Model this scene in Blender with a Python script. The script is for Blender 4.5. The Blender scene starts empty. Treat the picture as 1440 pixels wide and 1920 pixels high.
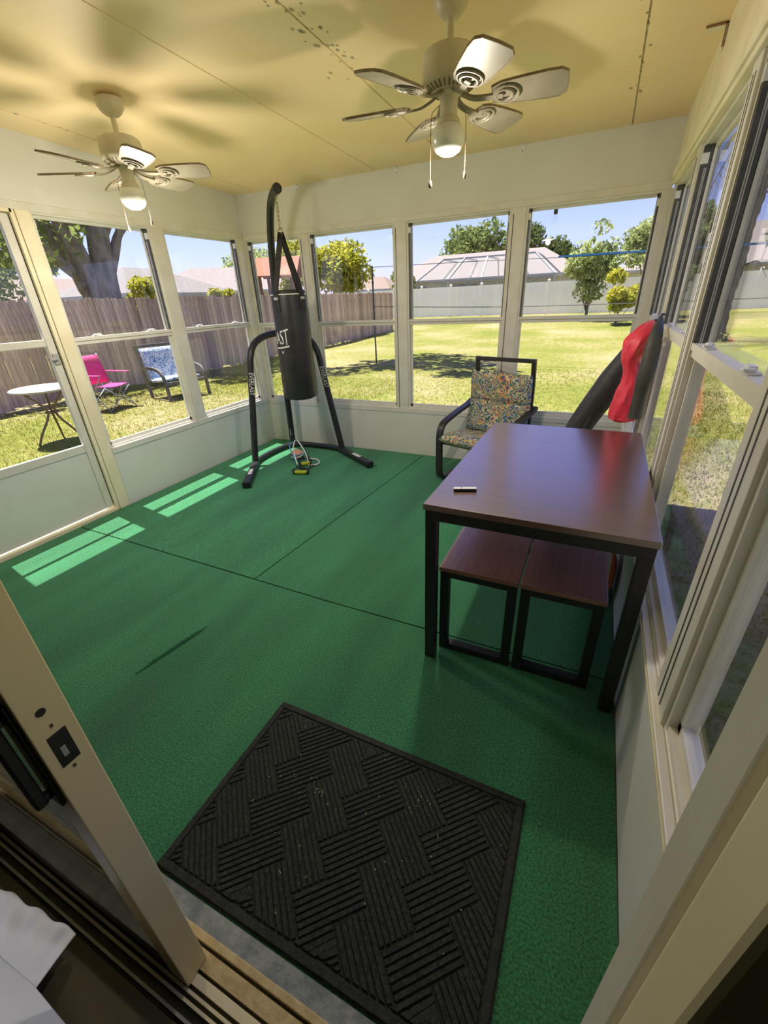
import bpy, bmesh, math, random
import numpy as np
from mathutils import Vector, Matrix
random.seed(7); rng = np.random.default_rng(11)
scn = bpy.context.scene
COL = scn.collection

# ---------------------------------------------------------------- camera
FPX = 793.58
YAW, PITCH, ROLL = .4574, -.4672, -.046
CAM = np.array([3.2620, -3.8176, 1.408])
def cam_axes():
    ca, sa, cb, sb = math.cos(YAW), math.sin(YAW), math.cos(PITCH), math.sin(PITCH)
    fw = np.array([-sa*cb, ca*cb, sb]); r = np.array([ca, sa, 0.0]); u = np.cross(r, fw)
    cc, sc = math.cos(ROLL), math.sin(ROLL)
    return cc*r + sc*u, -sc*r + cc*u, fw
AR, AU, AF = cam_axes()
cd = bpy.data.cameras.new('camera'); cam = bpy.data.objects.new('camera', cd); COL.objects.link(cam)
cd.sensor_fit = 'HORIZONTAL'; cd.sensor_width = 36.0; cd.lens = FPX/1440*36.0
cd.clip_start = .01; cd.clip_end = 500
M = Matrix.Identity(4)
for i in range(3):
    M[i][0] = AR[i]; M[i][1] = AU[i]; M[i][2] = -AF[i]; M[i][3] = CAM[i]
cam.matrix_world = M
scn.camera = cam
# pixel -> direction; a distance then comes from the surface it touches
def ray(u, v): return AF + AR*(u-720)/FPX - AU*(v-960)/FPX
def onz(u, v, z): d = ray(u, v); return CAM + d*((z-CAM[2])/d[2])
def ony(u, v, y): d = ray(u, v); return CAM + d*((y-CAM[1])/d[1])

# ---------------------------------------------------------------- sky, sun, exposure
SUN_DIR = Vector((.30, -.05, -1.0)).normalized()
w = bpy.data.worlds.new('sky'); scn.world = w; w.use_nodes = True
nt = w.node_tree; nt.nodes.clear()
sk = nt.nodes.new('ShaderNodeTexSky'); sk.sky_type = 'NISHITA'; sk.sun_disc = False
sk.sun_elevation = math.radians(73); sk.sun_rotation = math.atan2(-SUN_DIR.x, -SUN_DIR.y)
sk.altitude = 0; sk.air_density = 1.0; sk.dust_density = .6; sk.ozone_density = 1.0
bg = nt.nodes.new('ShaderNodeBackground'); bg.inputs[1].default_value = .115
ow = nt.nodes.new('ShaderNodeOutputWorld')
tint = nt.nodes.new('ShaderNodeMix'); tint.data_type = 'RGBA'; tint.blend_type = 'MULTIPLY'; tint.inputs[0].default_value = 1
tint.inputs[7].default_value = (.60, .55, .92, 1)
nt.links.new(sk.outputs[0], tint.inputs[6]); nt.links.new(tint.outputs[2], bg.inputs[0]); nt.links.new(bg.outputs[0], ow.inputs[0])
sd = bpy.data.lights.new('sun', 'SUN'); sd.energy = 6.4; sd.angle = math.radians(.53); sd.color = (1, .96, .88)
so = bpy.data.objects.new('sun', sd); COL.objects.link(so)
so.rotation_euler = SUN_DIR.to_track_quat('-Z', 'Y').to_euler(); so.location = (-6, 1, 20)
scn.view_settings.view_transform = 'Standard'; scn.view_settings.look = 'None'
scn.view_settings.gamma = 1; scn.view_settings.use_curve_mapping = False
scn.view_settings.exposure = 1.3
try:
    scn.cycles.max_bounces = 16; scn.cycles.diffuse_bounces = 8; scn.cycles.glossy_bounces = 6
    scn.cycles.transparent_max_bounces = 24
except Exception: pass

# ---------------------------------------------------------------- materials
MATS = {}
def srgb(r, g, b):
    f = lambda c: ((c/255+.055)/1.055)**2.4 if c/255 > .04045 else c/255/12.92
    return (f(r), f(g), f(b), 1)
def pm(name, c1, c2=None, scale=12, rough=.5, metal=0, bump=0, bscale=None, spec=.5, detail=4, coat=0, rand=0, stretch=None, sheen=0, sub=0):
    m = bpy.data.materials.new(name); m.use_nodes = True; MATS[name] = m
    n = m.node_tree.nodes; l = m.node_tree.links; b = n['Principled BSDF']
    if len(c1) == 3: c1 = (*c1, 1)
    if c2 is not None and len(c2) == 3: c2 = (*c2, 1)
    b.inputs['Base Color'].default_value = c1; b.inputs['Roughness'].default_value = rough
    b.inputs['Metallic'].default_value = metal; b.inputs['Specular IOR Level'].default_value = spec
    b.inputs['Coat Weight'].default_value = coat; b.inputs['Coat Roughness'].default_value = .28; b.inputs['Coat IOR'].default_value = 2.2
    b.inputs['Sheen Weight'].default_value = sheen
    tc = n.new('ShaderNodeTexCoord'); src = tc.outputs['Object']
    if stretch:
        mp = n.new('ShaderNodeMapping'); mp.inputs['Scale'].default_value = stretch
        l.new(src, mp.inputs[0]); src = mp.outputs[0]
    if c2 is not None:
        ns = n.new('ShaderNodeTexNoise'); ns.inputs['Scale'].default_value = scale; ns.inputs['Detail'].default_value = detail
        l.new(src, ns.inputs['Vector'])
        rp = n.new('ShaderNodeValToRGB'); rp.color_ramp.elements[0].position = .35; rp.color_ramp.elements[1].position = .65
        rp.color_ramp.elements[0].color = c1; rp.color_ramp.elements[1].color = c2
        l.new(ns.outputs['Fac'], rp.inputs[0]); out = rp.outputs[0]
        if rand:
            oi = n.new('ShaderNodeObjectInfo'); hs = n.new('ShaderNodeHueSaturation')
            mr = n.new('ShaderNodeMapRange'); mr.inputs[3].default_value = 1-rand; mr.inputs[4].default_value = 1+rand
            l.new(oi.outputs['Random'], mr.inputs[0]); l.new(mr.outputs[0], hs.inputs['Value']); l.new(out, hs.inputs['Color']); out = hs.outputs[0]
        l.new(out, b.inputs['Base Color'])
    if bump:
        n2 = n.new('ShaderNodeTexNoise'); n2.inputs['Scale'].default_value = bscale or scale*4; n2.inputs['Detail'].default_value = 3
        l.new(src, n2.inputs['Vector'])
        bp = n.new('ShaderNodeBump'); bp.inputs['Strength'].default_value = bump; bp.inputs['Distance'].default_value = .01
        l.new(n2.outputs['Fac'], bp.inputs['Height']); l.new(bp.outputs[0], b.inputs['Normal'])
    return m

wall_white = pm('painted_aluminium', (.70, .71, .67), (.67, .67, .61), 3, .45, bump=.03, bscale=60)
frame_white = pm('window_frame_paint', (.72, .71, .65), (.66, .64, .56), 8, .4)
frame_cream = pm('cream_frame_paint', (.88, .82, .62), (.80, .72, .50), 6, .45)
ceil_mat = pm('ceiling_panel_paint', (.98, .785, .48), (.95, .73, .41), 2.2, .5, bump=.02, bscale=40)
ceil_stain = pm('mildew_stain', (.36, .30, .17), (.55, .48, .30), 40, .8)
dark_track = pm('dark_track_vinyl', (.055, .058, .06), (.09, .09, .09), 20, .45)
grey_rail = pm('aluminium_rail', (.42, .43, .41), (.5, .5, .47), 25, .4, metal=.3)
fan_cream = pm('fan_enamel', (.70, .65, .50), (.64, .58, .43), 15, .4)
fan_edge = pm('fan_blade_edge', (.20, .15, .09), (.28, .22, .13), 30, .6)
fan_cream_shaded = pm('fan_enamel_shaded', (.30, .27, .195), (.26, .23, .165), 15, .45)  # fan cream with the shade on the blades put into its colour
globe_mat = pm('frosted_globe', (.80, .82, .76), None, rough=.25, coat=.4)
black_metal = pm('black_powder_coat', (.012, .012, .013), (.02, .02, .021), 40, .42)
black_vinyl = pm('black_vinyl', (.010, .010, .011), (.018, .018, .02), 9, .45, bump=.12, bscale=25)
black_web = pm('black_webbing', (.012, .012, .012), (.022, .022, .022), 60, .7, bump=.2, bscale=200)
steel = pm('chain_steel', (.45, .40, .28), (.6, .56, .45), 50, .3, metal=1)
letter_white = pm('white_print', (.72, .72, .70), None, rough=.6)
red_print = pm('red_print', (.5, .03, .03), None, rough=.6)
table_wood = pm('dark_walnut_laminate', (.080, .026, .020), (.12, .042, .030), 5, .25, stretch=(1, 14, 14), coat=1, detail=6, spec=1)
bench_wood = pm('walnut_bench_laminate', (.20, .085, .058), (.29, .125, .082), 6, .38, stretch=(14, 1, 14), coat=.5, detail=6)
chair_wood = pm('black_brown_veneer', (.016, .013, .012), (.03, .025, .022), 8, .35, stretch=(1, 1, 8))
rubber_mat = pm('charcoal_mat_fibre', (.024, .028, .024), (.05, .058, .05), 120, .9, bump=.5, bscale=500, spec=.2)
rubber_edge = pm('charcoal_mat_rubber', (.022, .025, .022), (.036, .04, .035), 60, .8, bump=.3, bscale=200, spec=.2)
litter = pm('dry_bits', (.55, .50, .36), (.4, .35, .2), 90, .8)
red_cloth = pm('red_nylon', (.76, .035, .075), (.64, .022, .05), 8, .5, bump=.3, bscale=22, sheen=.2)
dark_cloth = pm('charcoal_nylon', (.022, .023, .026), (.035, .036, .038), 10, .6, bump=.35, bscale=22)
olive_cloth = pm('olive_grey_nylon', (.035, .035, .03), (.055, .054, .046), 10, .6, bump=.35, bscale=20)
white_plastic = pm('white_plastic', (.75, .76, .76), None, rough=.35)
black_plastic = pm('black_plastic', (.012, .012, .013), None, rough=.35)
lime_foam = pm('lime_foam', (.42, .46, .02), (.36, .40, .015), 60, .8)
blue_tube = pm('blue_rubber', (.10, .32, .50), None, rough=.5)
peach_tube = pm('peach_plastic', (.62, .33, .22), (.55, .28, .2), 30, .6)
door_cream = pm('cream_door_enamel', (.95, .79, .38), (.92, .74, .34), 3, .35)
door_rail_dark = pm('bronze_sill', (.05, .052, .042), (.08, .08, .06), 30, .5)
sill_grey = pm('worn_grey_sill', (.16, .20, .22), (.30, .33, .33), 22, .6, bump=.3, bscale=60)
sill_tan = pm('tan_sill', (.62, .50, .27), (.50, .38, .18), 40, .6, bump=.2, bscale=80)
tile_floor = pm('olive_vinyl_floor', (.085, .075, .050), (.12, .105, .07), 3, .45, stretch=(1, 6, 1))
inner_wall = pm('olive_interior_paint', (.20, .20, .12), (.17, .17, .10), 4, .7)
stucco = pm('cream_stucco', (.82, .78, .66), (.76, .72, .60), 20, .9, bump=.5, bscale=120)
lace = pm('white_voile', (.80, .82, .90), None, rough=.8, sheen=.3)
bark = pm('oak_bark', (.13, .105, .08), (.29, .25, .20), 7, .95, stretch=(1, 1, .35), bump=.9, bscale=18)
fence_wood = pm('weathered_fence_wood', (.40, .27, .18), (.68, .50, .35), 5, .9, stretch=(5, 5, .7), bump=.4, bscale=14, rand=.28, detail=8)
fence_vinyl = pm('white_fence_vinyl', (.95, .92, .83), (.92, .88, .79), 2, .5)
roof_pink = pm('pale_pink_shingle', (.20, .145, .115), (.17, .12, .095), 9, .9, bump=.3, bscale=20)
roof_white = pm('pale_shingle', (.22, .185, .17), (.19, .16, .15), 6, .9)
roof_grey = pm('grey_shingle', (.17, .155, .14), (.145, .13, .12), 6, .9)
house_wall = pm('pale_house_wall', (.62, .58, .50), (.55, .52, .45), 2, .9)
dark_window = pm('dark_window', (.06, .06, .06), (.10, .09, .08), 1, .3)
white_alu = pm('white_aluminium', (.40, .40, .39), None, rough=.5)
screen_mat = None
orange_roof = pm('orange_shingle', (.26, .095, .04), (.22, .08, .033), 12, .8)
play_wood = pm('play_cedar', (.22, .11, .075), (.18, .09, .06), 12, .8)
pink_cloth = pm('hot_pink_canvas', (.60, .035, .19), (.55, .028, .165), 8, .6)
net_blue = pm('blue_net_tape', (.05, .24, .48), None, rough=.6)
net_dark = pm('dark_net_cord', (.04, .04, .05), None, rough=.7)
rust = pm('rust', (.18, .09, .04), (.30, .17, .08), 60, .9)
tabletop_white = pm('pale_bistro_top', (.40, .37, .34), (.36, .33, .30), 10, .5)
bistro_leg = pm('brown_bistro_metal', (.10, .06, .035), (.15, .09, .05), 25, .6)
cane_brown = pm('weathered_grey_frame', (.08, .075, .07), (.12, .11, .10), 15, .7)

def glass_mat():
    m = bpy.data.materials.new('window_glass'); m.use_nodes = True; n = m.node_tree.nodes; l = m.node_tree.links; n.clear()
    o = n.new('ShaderNodeOutputMaterial'); t = n.new('ShaderNodeBsdfTransparent'); g = n.new('ShaderNodeBsdfGlossy'); mx = n.new('ShaderNodeMixShader')
    t.inputs[0].default_value = (.985, .99, .985, 1); g.inputs['Roughness'].default_value = .01
    lw = n.new('ShaderNodeLayerWeight'); pw = n.new('ShaderNodeMath'); pw.operation = 'POWER'; pw.inputs[1].default_value = 5     # Schlick
    ma = n.new('ShaderNodeMath'); ma.operation = 'MULTIPLY_ADD'; ma.inputs[1].default_value = .96; ma.inputs[2].default_value = .04
    l.new(lw.outputs['Facing'], pw.inputs[0]); l.new(pw.outputs[0], ma.inputs[0]); l.new(ma.outputs[0], mx.inputs[0]); l.new(t.outputs[0], mx.inputs[1]); l.new(g.outputs[0], mx.inputs[2]); l.new(mx.outputs[0], o.inputs[0]); return m
glass = glass_mat()
def clear_bulb_mat():
    return glass
def screen_material():
    m = bpy.data.materials.new('insect_screen'); m.use_nodes = True; n = m.node_tree.nodes; l = m.node_tree.links; n.clear()
    o = n.new('ShaderNodeOutputMaterial'); t = n.new('ShaderNodeBsdfTransparent'); g = n.new('ShaderNodeBsdfDiffuse'); mx = n.new('ShaderNodeMixShader')
    g.inputs[0].default_value = (.22, .22, .22, 1); mx.inputs[0].default_value = .35
    l.new(t.outputs[0], mx.inputs[1]); l.new(g.outputs[0], mx.inputs[2]); l.new(mx.outputs[0], o.inputs[0]); return m
screen_mat = screen_material()

def turf_mat():
    m = bpy.data.materials.new('green_turf_carpet'); m.use_nodes = True; n = m.node_tree.nodes; l = m.node_tree.links; b = n['Principled BSDF']
    tc = n.new('ShaderNodeTexCoord')
    n1 = n.new('ShaderNodeTexNoise'); n1.inputs['Scale'].default_value = 150; n1.inputs['Detail'].default_value = 6; n1.inputs['Roughness'].default_value = .75
    n2 = n.new('ShaderNodeTexNoise'); n2.inputs['Scale'].default_value = 2.2; n2.inputs['Detail'].default_value = 6
    mp = n.new('ShaderNodeMapping'); mp.inputs['Scale'].default_value = (1.6, .3, 1); mp.inputs['Rotation'].default_value = (0, 0, -.06)
    l.new(tc.outputs['Object'], n1.inputs['Vector']); l.new(tc.outputs['Object'], mp.inputs[0]); l.new(mp.outputs[0], n2.inputs['Vector'])
    r1 = n.new('ShaderNodeValToRGB'); e = r1.color_ramp.elements; e[0].position = .36; e[1].position = .66
    e[0].color = (.006, .058, .022, 1); e[1].color = (.066, .370, .150, 1)
    l.new(n1.outputs['Fac'], r1.inputs[0])
    r2 = n.new('ShaderNodeMapRange'); r2.inputs[1].default_value = .3; r2.inputs[2].default_value = .7; r2.inputs[3].default_value = .68; r2.inputs[4].default_value = 1.25
    l.new(n2.outputs['Fac'], r2.inputs[0]); hs = n.new('ShaderNodeHueSaturation'); l.new(r1.outputs[0], hs.inputs['Color']); l.new(r2.outputs[0], hs.inputs['Value'])
    l.new(hs.outputs[0], b.inputs['Base Color'])
    bp = n.new('ShaderNodeBump'); bp.inputs['Strength'].default_value = .9; bp.inputs['Distance'].default_value = .006
    l.new(n1.outputs['Fac'], bp.inputs['Height']); l.new(bp.outputs[0], b.inputs['Normal'])
    b.inputs['Roughness'].default_value = .75; b.inputs['Specular IOR Level'].default_value = .35; b.inputs['Sheen Weight'].default_value = .25
    b.inputs['Sheen Tint'].default_value = (.5, .9, .7, 1)
    return m
turf = turf_mat()

def lawn_mat():
    m = bpy.data.materials.new('dry_lawn'); m.use_nodes = True; n = m.node_tree.nodes; l = m.node_tree.links; b = n['Principled BSDF']
    tc = n.new('ShaderNodeTexCoord')
    def noise(s, d=5):
        k = n.new('ShaderNodeTexNoise'); k.inputs['Scale'].default_value = s; k.inputs['Detail'].default_value = d; l.new(tc.outputs['Object'], k.inputs['Vector']); return k
    a = noise(.35); c = noise(9, 6); d = noise(60, 3)
    r = n.new('ShaderNodeValToRGB'); e = r.color_ramp.elements
    e[0].position = .30; e[0].color = (.085, .120, .018, 1); e[1].position = .66; e[1].color = (.30, .245, .13, 1)
    x = e.new(.50); x.color = (.175, .178, .038, 1)
    mxa = n.new('ShaderNodeMath'); mxa.operation = 'MULTIPLY_ADD'; mxa.inputs[1].default_value = .45; 
    l.new(c.outputs['Fac'], mxa.inputs[0]); 
    mb = n.new('ShaderNodeMath'); mb.operation = 'MULTIPLY'; mb.inputs[1].default_value = .62; l.new(a.outputs['Fac'], mb.inputs[0]); l.new(mb.outputs[0], mxa.inputs[2])
    l.new(mxa.outputs[0], r.inputs[0])
    hs = n.new('ShaderNodeHueSaturation'); mr = n.new('ShaderNodeMapRange'); mr.inputs[3].default_value = .55; mr.inputs[4].default_value = 1.4
    l.new(d.outputs['Fac'], mr.inputs[0]); l.new(mr.outputs[0], hs.inputs['Value']); l.new(r.outputs[0], hs.inputs['Color']); l.new(hs.outputs[0], b.inputs['Base Color'])
    bp = n.new('ShaderNodeBump'); bp.inputs['Strength'].default_value = .6; bp.inputs['Distance'].default_value = .03; l.new(d.outputs['Fac'], bp.inputs['Height']); l.new(bp.outputs[0], b.inputs['Normal'])
    b.inputs['Roughness'].default_value = .95; b.inputs['Specular IOR Level'].default_value = .1
    return m
lawn = lawn_mat()

def leaf_mat(name, c1, c2, scale=1.5, trans=.35):
    m = bpy.data.materials.new(name); m.use_nodes = True; n = m.node_tree.nodes; l = m.node_tree.links; n.clear()
    o = n.new('ShaderNodeOutputMaterial'); d = n.new('ShaderNodeBsdfDiffuse'); t = n.new('ShaderNodeBsdfTranslucent'); mx = n.new('ShaderNodeMixShader'); mx.inputs[0].default_value = trans
    tc = n.new('ShaderNodeTexCoord'); ns = n.new('ShaderNodeTexNoise'); ns.inputs['Scale'].default_value = scale; ns.inputs['Detail'].default_value = 5
    l.new(tc.outputs['Object'], ns.inputs['Vector']); rp = n.new('ShaderNodeValToRGB'); rp.color_ramp.elements[0].position = .35; rp.color_ramp.elements[1].position = .65
    rp.color_ramp.elements[0].color = (*c1, 1); rp.color_ramp.elements[1].color = (*c2, 1); l.new(ns.outputs['Fac'], rp.inputs[0])
    l.new(rp.outputs[0], d.inputs[0]); l.new(rp.outputs[0], t.inputs[0]); l.new(d.outputs[0], mx.inputs[1]); l.new(t.outputs[0], mx.inputs[2]); l.new(mx.outputs[0], o.inputs[0]); return m
leaf_dark = leaf_mat('oak_leaf', (.07, .105, .035), (.14, .18, .065))
leaf_mid = leaf_mat('mid_leaf', (.14, .20, .065), (.26, .30, .10), trans=.45)
leaf_yellow = leaf_mat('yellow_green_leaf', (.30, .32, .035), (.48, .45, .07), trans=.5)
leaf_pale = leaf_mat('pale_leaf', (.28, .34, .13), (.44, .47, .21), trans=.5)
frond_mat = leaf_mat('palm_frond', (.18, .19, .07), (.32, .27, .14))
blade_mat = leaf_mat('grass_blade', (.15, .175, .02), (.30, .265, .07), 3, trans=.5)

def paisley_mat(name, cols, scale=9):
    m = bpy.data.materials.new(name); m.use_nodes = True; n = m.node_tree.nodes; l = m.node_tree.links; b = n['Principled BSDF']
    tc = n.new('ShaderNodeTexCoord')
    ns = n.new('ShaderNodeTexNoise'); ns.inputs['Scale'].default_value = scale*.8; ns.inputs['Detail'].default_value = 2
    l.new(tc.outputs['Object'], ns.inputs['Vector'])
    mx = n.new('ShaderNodeMix'); mx.data_type = 'VECTOR'; mx.inputs[0].default_value = .22
    l.new(tc.outputs['Object'], mx.inputs[4]); l.new(ns.outputs['Color'], mx.inputs[5])
    vo = n.new('ShaderNodeTexVoronoi'); vo.inputs['Scale'].default_value = scale; l.new(mx.outputs[1], vo.inputs['Vector'])
    md = n.new('ShaderNodeMath'); md.operation = 'MULTIPLY_ADD'; md.inputs[1].default_value = 1.05
    sp = n.new('ShaderNodeSeparateColor'); l.new(vo.outputs['Color'], sp.inputs[0])
    s2 = n.new('ShaderNodeMath'); s2.operation = 'MULTIPLY'; s2.inputs[1].default_value = .55; l.new(sp.outputs[0], s2.inputs[0])
    l.new(vo.outputs['Distance'], md.inputs[0]); l.new(s2.outputs[0], md.inputs[2])
    fr = n.new('ShaderNodeMath'); fr.operation = 'FRACT'; l.new(md.outputs[0], fr.inputs[0])
    rp = n.new('ShaderNodeValToRGB'); rp.color_ramp.interpolation = 'CONSTANT'; e = rp.color_ramp.elements
    e[0].color = (*cols[0], 1); e[1].color = (*cols[1], 1); e[1].position = 1/len(cols)
    for i in range(2, len(cols)): k = e.new(i/len(cols)); k.color = (*cols[i], 1)
    l.new(fr.outputs[0], rp.inputs[0]); l.new(rp.outputs[0], b.inputs['Base Color']); b.inputs['Roughness'].default_value = .85; b.inputs['Specular IOR Level'].default_value = .2
    return m
paisley = paisley_mat('paisley_fabric', [(.05, .13, .14), (.55, .47, .30), (.07, .12, .22), (.52, .18, .09), (.62, .52, .33), (.06, .17, .14), (.58, .36, .13), (.08, .15, .26), (.52, .48, .34)], 12)
blue_print = paisley_mat('blue_white_fabric', [(.5, .52, .54), (.06, .12, .26), (.46, .5, .53), (.16, .25, .38), (.52, .54, .54)], 12)
def stripe_mat():
    m = bpy.data.materials.new('orange_cream_stripe'); m.use_nodes = True; n = m.node_tree.nodes; l = m.node_tree.links; b = n['Principled BSDF']
    tc = n.new('ShaderNodeTexCoord'); wv = n.new('ShaderNodeTexWave'); wv.inputs['Scale'].default_value = 3.2; wv.inputs['Distortion'].default_value = .6
    l.new(tc.outputs['Object'], wv.inputs[0]); rp = n.new('ShaderNodeValToRGB'); rp.color_ramp.interpolation = 'CONSTANT'
    rp.color_ramp.elements[0].color = (.62, .60, .50, 1); rp.color_ramp.elements[1].color = (.62, .16, .06, 1); rp.color_ramp.elements[1].position = .5
    l.new(wv.outputs['Fac'], rp.inputs[0]); l.new(rp.outputs[0], b.inputs['Base Color']); b.inputs['Roughness'].default_value = .8; return m
stripe = stripe_mat()

# ---------------------------------------------------------------- mesh helpers
class MB:
    def __init__(s): s.v = []; s.f = []
    def add(s, vs, fs):
        o = len(s.v); s.v += [tuple(map(float, p)) for p in vs]; s.f += [tuple(i+o for i in f) for f in fs]; return s
    def box(s, x0, x1, y0, y1, z0, z1):
        if x0 > x1: x0, x1 = x1, x0
        if y0 > y1: y0, y1 = y1, y0
        if z0 > z1: z0, z1 = z1, z0
        return s.add([(x0, y0, z0), (x1, y0, z0), (x1, y1, z0), (x0, y1, z0), (x0, y0, z1), (x1, y0, z1), (x1, y1, z1), (x0, y1, z1)],
                     [(3, 2, 1, 0), (4, 5, 6, 7), (0, 1, 5, 4), (1, 2, 6, 5), (2, 3, 7, 6), (3, 0, 4, 7)])
    def bar(s, a, b, wd, th, up=(0, 0, 1)):          # rectangular bar from a to b
        a = Vector(a); b = Vector(b); d = (b-a).normalized(); u = Vector(up)
        if abs(d.dot(u)) > .98: u = Vector((0, 1, 0))
        r = d.cross(u).normalized()*wd/2; u = r.cross(d).normalized()*th/2
        vs = [p+i*r+j*u for p in (a, b) for i, j in ((-1, -1), (1, -1), (1, 1), (-1, 1))]
        return s.add(vs, [(3, 2, 1, 0), (4, 5, 6, 7), (0, 1, 5, 4), (1, 2, 6, 5), (2, 3, 7, 6), (3, 0, 4, 7)])
    def sweep(s, path, sec, up=(0, 0, 1), closed=False):   # sweep a 2-D section (list of (r,u), or function of t) along a path
        P = [Vector(p) for p in path]; n = len(P); rings = []
        prev = None
        for i in range(n):
            d = (P[(i+1) % n] - P[i-1]) if closed else (P[min(i+1, n-1)] - P[max(i-1, 0)])
            d.normalize()
            if prev is None:
                u = Vector(up)
                if abs(d.dot(u)) > .95: u = Vector((1, 0, 0)) if abs(d.x) < .9 else Vector((0, 1, 0))
            else: u = prev
            r = d.cross(u); r.normalize(); u = r.cross(d); u.normalize(); prev = u
            q = sec(i/(n-1)) if callable(sec) else sec
            rings.append([P[i]+r*a+u*b for a, b in q])
        k = len(rings[0]); vs = [p for rg in rings for p in rg]; fs = []
        for i in range(n if closed else n-1):
            for j in range(k):
                a = i*k+j; b = i*k+(j+1) % k; c = ((i+1) % n)*k+(j+1) % k; d = ((i+1) % n)*k+j
                fs.append((a, d, c, b))
        if not closed: fs += [tuple(range(k)), tuple(reversed(range((n-1)*k, n*k)))]
        return s.add(vs, fs)
    def tube(s, path, r, n=10, up=(0, 0, 1), closed=False):
        if callable(r): sec = lambda t: [(r(t)*math.cos(2*math.pi*i/n), r(t)*math.sin(2*math.pi*i/n)) for i in range(n)]
        else: sec = [(r*math.cos(2*math.pi*i/n), r*math.sin(2*math.pi*i/n)) for i in range(n)]
        return s.sweep(path, sec, up, closed)
    def lathe(s, prof, c=(0, 0, 0), n=24):             # profile (r,z) about a vertical axis
        vs = []; fs = []; k = len(prof)
        for i in range(n):
            a = 2*math.pi*i/n
            for r, z in prof: vs.append((c[0]+r*math.cos(a), c[1]+r*math.sin(a), c[2]+z))
        for i in range(n):
            for j in range(k-1):
                a = i*k+j; b = ((i+1) % n)*k+j; fs.append((a, b, b+1, a+1))
        if prof[0][0] > 1e-6: fs.append(tuple(reversed([i*k for i in range(n)])))
        if prof[-1][0] > 1e-6: fs.append(tuple(i*k+k-1 for i in range(n)))
        return s.add(vs, fs)
    def prism(s, poly, z0, z1):
        n = len(poly); vs = [(x, y, z0) for x, y in poly]+[(x, y, z1) for x, y in poly]
        return s.add(vs, [tuple(reversed(range(n))), tuple(range(n, 2*n))]+[(i, (i+1) % n, (i+1) % n+n, i+n) for i in range(n)])
    def grid(s, fn, nu, nv):
        vs = [fn(i/(nu-1), j/(nv-1)) for i in range(nu) for j in range(nv)]
        return s.add(vs, [(i*nv+j, (i+1)*nv+j, (i+1)*nv+j+1, i*nv+j+1) for i in range(nu-1) for j in range(nv-1)])
    def mesh(s, name, smooth=False):
        me = bpy.data.meshes.new(name); me.from_pydata(s.v, [], s.f); me.update()
        if smooth: me.polygons.foreach_set('use_smooth', [True]*len(me.polygons))
        return me
    def build(s, name, mat, parent=None, smooth=False, bevel=0, loc=None, rot=None, auto=None):
        o = bpy.data.objects.new(name, s.mesh(name, smooth)); COL.objects.link(o); o.data.materials.append(mat)
        if parent is not None: o.parent = parent
        if loc is not None: o.location = loc
        if rot is not None: o.rotation_euler = rot
        if bevel:
            b = o.modifiers.new('bevel', 'BEVEL'); b.width = bevel; b.segments = 2; b.limit_method = 'ANGLE'
        if auto: o.data.set_sharp_from_angle(angle=math.radians(auto))
        return o
def empty(name, loc=(0, 0, 0), rz=0):
    o = bpy.data.objects.new(name, None); COL.objects.link(o); o.location = loc; o.rotation_euler = (0, 0, rz); o.empty_display_size = .1; return o
def tag(o, label=None, cat=None, group=None, kind=None):
    if label: o['label'] = label
    if cat: o['category'] = cat
    if group: o['group'] = group
    if kind: o['kind'] = kind
    return o
def copy_tree(o, parent=None):
    c = o.copy(); COL.objects.link(c)
    if parent is not None: c.parent = parent
    for ch in list(o.children): copy_tree(ch, c)
    return c
def bez(pts, n=24):         # Catmull-Rom through points
    P = [np.array(p, float) for p in pts]; P = [2*P[0]-P[1]]+P+[2*P[-1]-P[-2]]; out = []
    m = len(P)-3
    for i in range(m):
        k = max(2, n//m)
        for t in np.linspace(0, 1, k, endpoint=(i == m-1)):
            a, b, c, d = P[i:i+4]
            out.append(.5*((2*b)+(-a+c)*t+(2*a-5*b+4*c-d)*t*t+(-a+3*b-3*c+d)*t**3))
    return [tuple(p) for p in out]
def text_mesh(txt, size, depth=.001):
    cu = bpy.data.curves.new('lettering', 'FONT'); cu.body = txt; cu.size = size; cu.extrude = depth; cu.align_x = 'CENTER'; cu.align_y = 'CENTER'; cu.resolution_u = 4
    o = bpy.data.objects.new('lettering', cu); COL.objects.link(o); dg = bpy.context.evaluated_depsgraph_get(); dg.update()
    me = bpy.data.meshes.new_from_object(o.evaluated_get(dg)); bpy.data.objects.remove(o); bpy.data.curves.remove(cu); return me
def struct(o, label, cat='structure'): return tag(o, label, cat, kind='structure')

# ================================================================ ROOM
XR = 3.567          # right glass plane
XI = 3.537          # right inner face
YH = -3.58          # house wall, porch face
ZC0, SL = 2.313, -.026
zc = lambda y: ZC0+SL*y
GZ = -.20           # lawn level

# ---- floor slab and the green turf carpet lying on it
concrete = pm('porch_slab', (.42, .42, .40), (.35, .35, .33), 6, .9)
fl = MB().box(-.08, XR+.08, YH-.02, .08, GZ-.05, -.012).build('floor', concrete)
struct(fl, 'concrete porch floor slab under the green carpet', 'floor')
def turf_piece(poly, label, lift=0):
    n = len(poly); mb = MB(); mb.prism(poly, -.0115, 0.0+lift)
    o = mb.build('turf_carpet', turf); tag(o, label, 'carpet', 'pieces of green turf carpet'); return o
g = .004
sx = lambda y: 1.69+(y+2.37)*.078         # long seam drifts a little
sy = lambda x: -2.315-.02*min(x, 2.2)     # cross seam
near_edge = [(x, sy(x)-g) for x in np.linspace(XI-.004, .034, 14)]
near_piece = turf_piece([(.034, YH+.01), (XI-.004, YH+.01)]+near_edge, 'green turf carpet strip nearest the house door, under the doormat')
far_l = [(x, sy(x)+g) for x in np.linspace(.034, sx(-2.35)-g, 8)]
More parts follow.
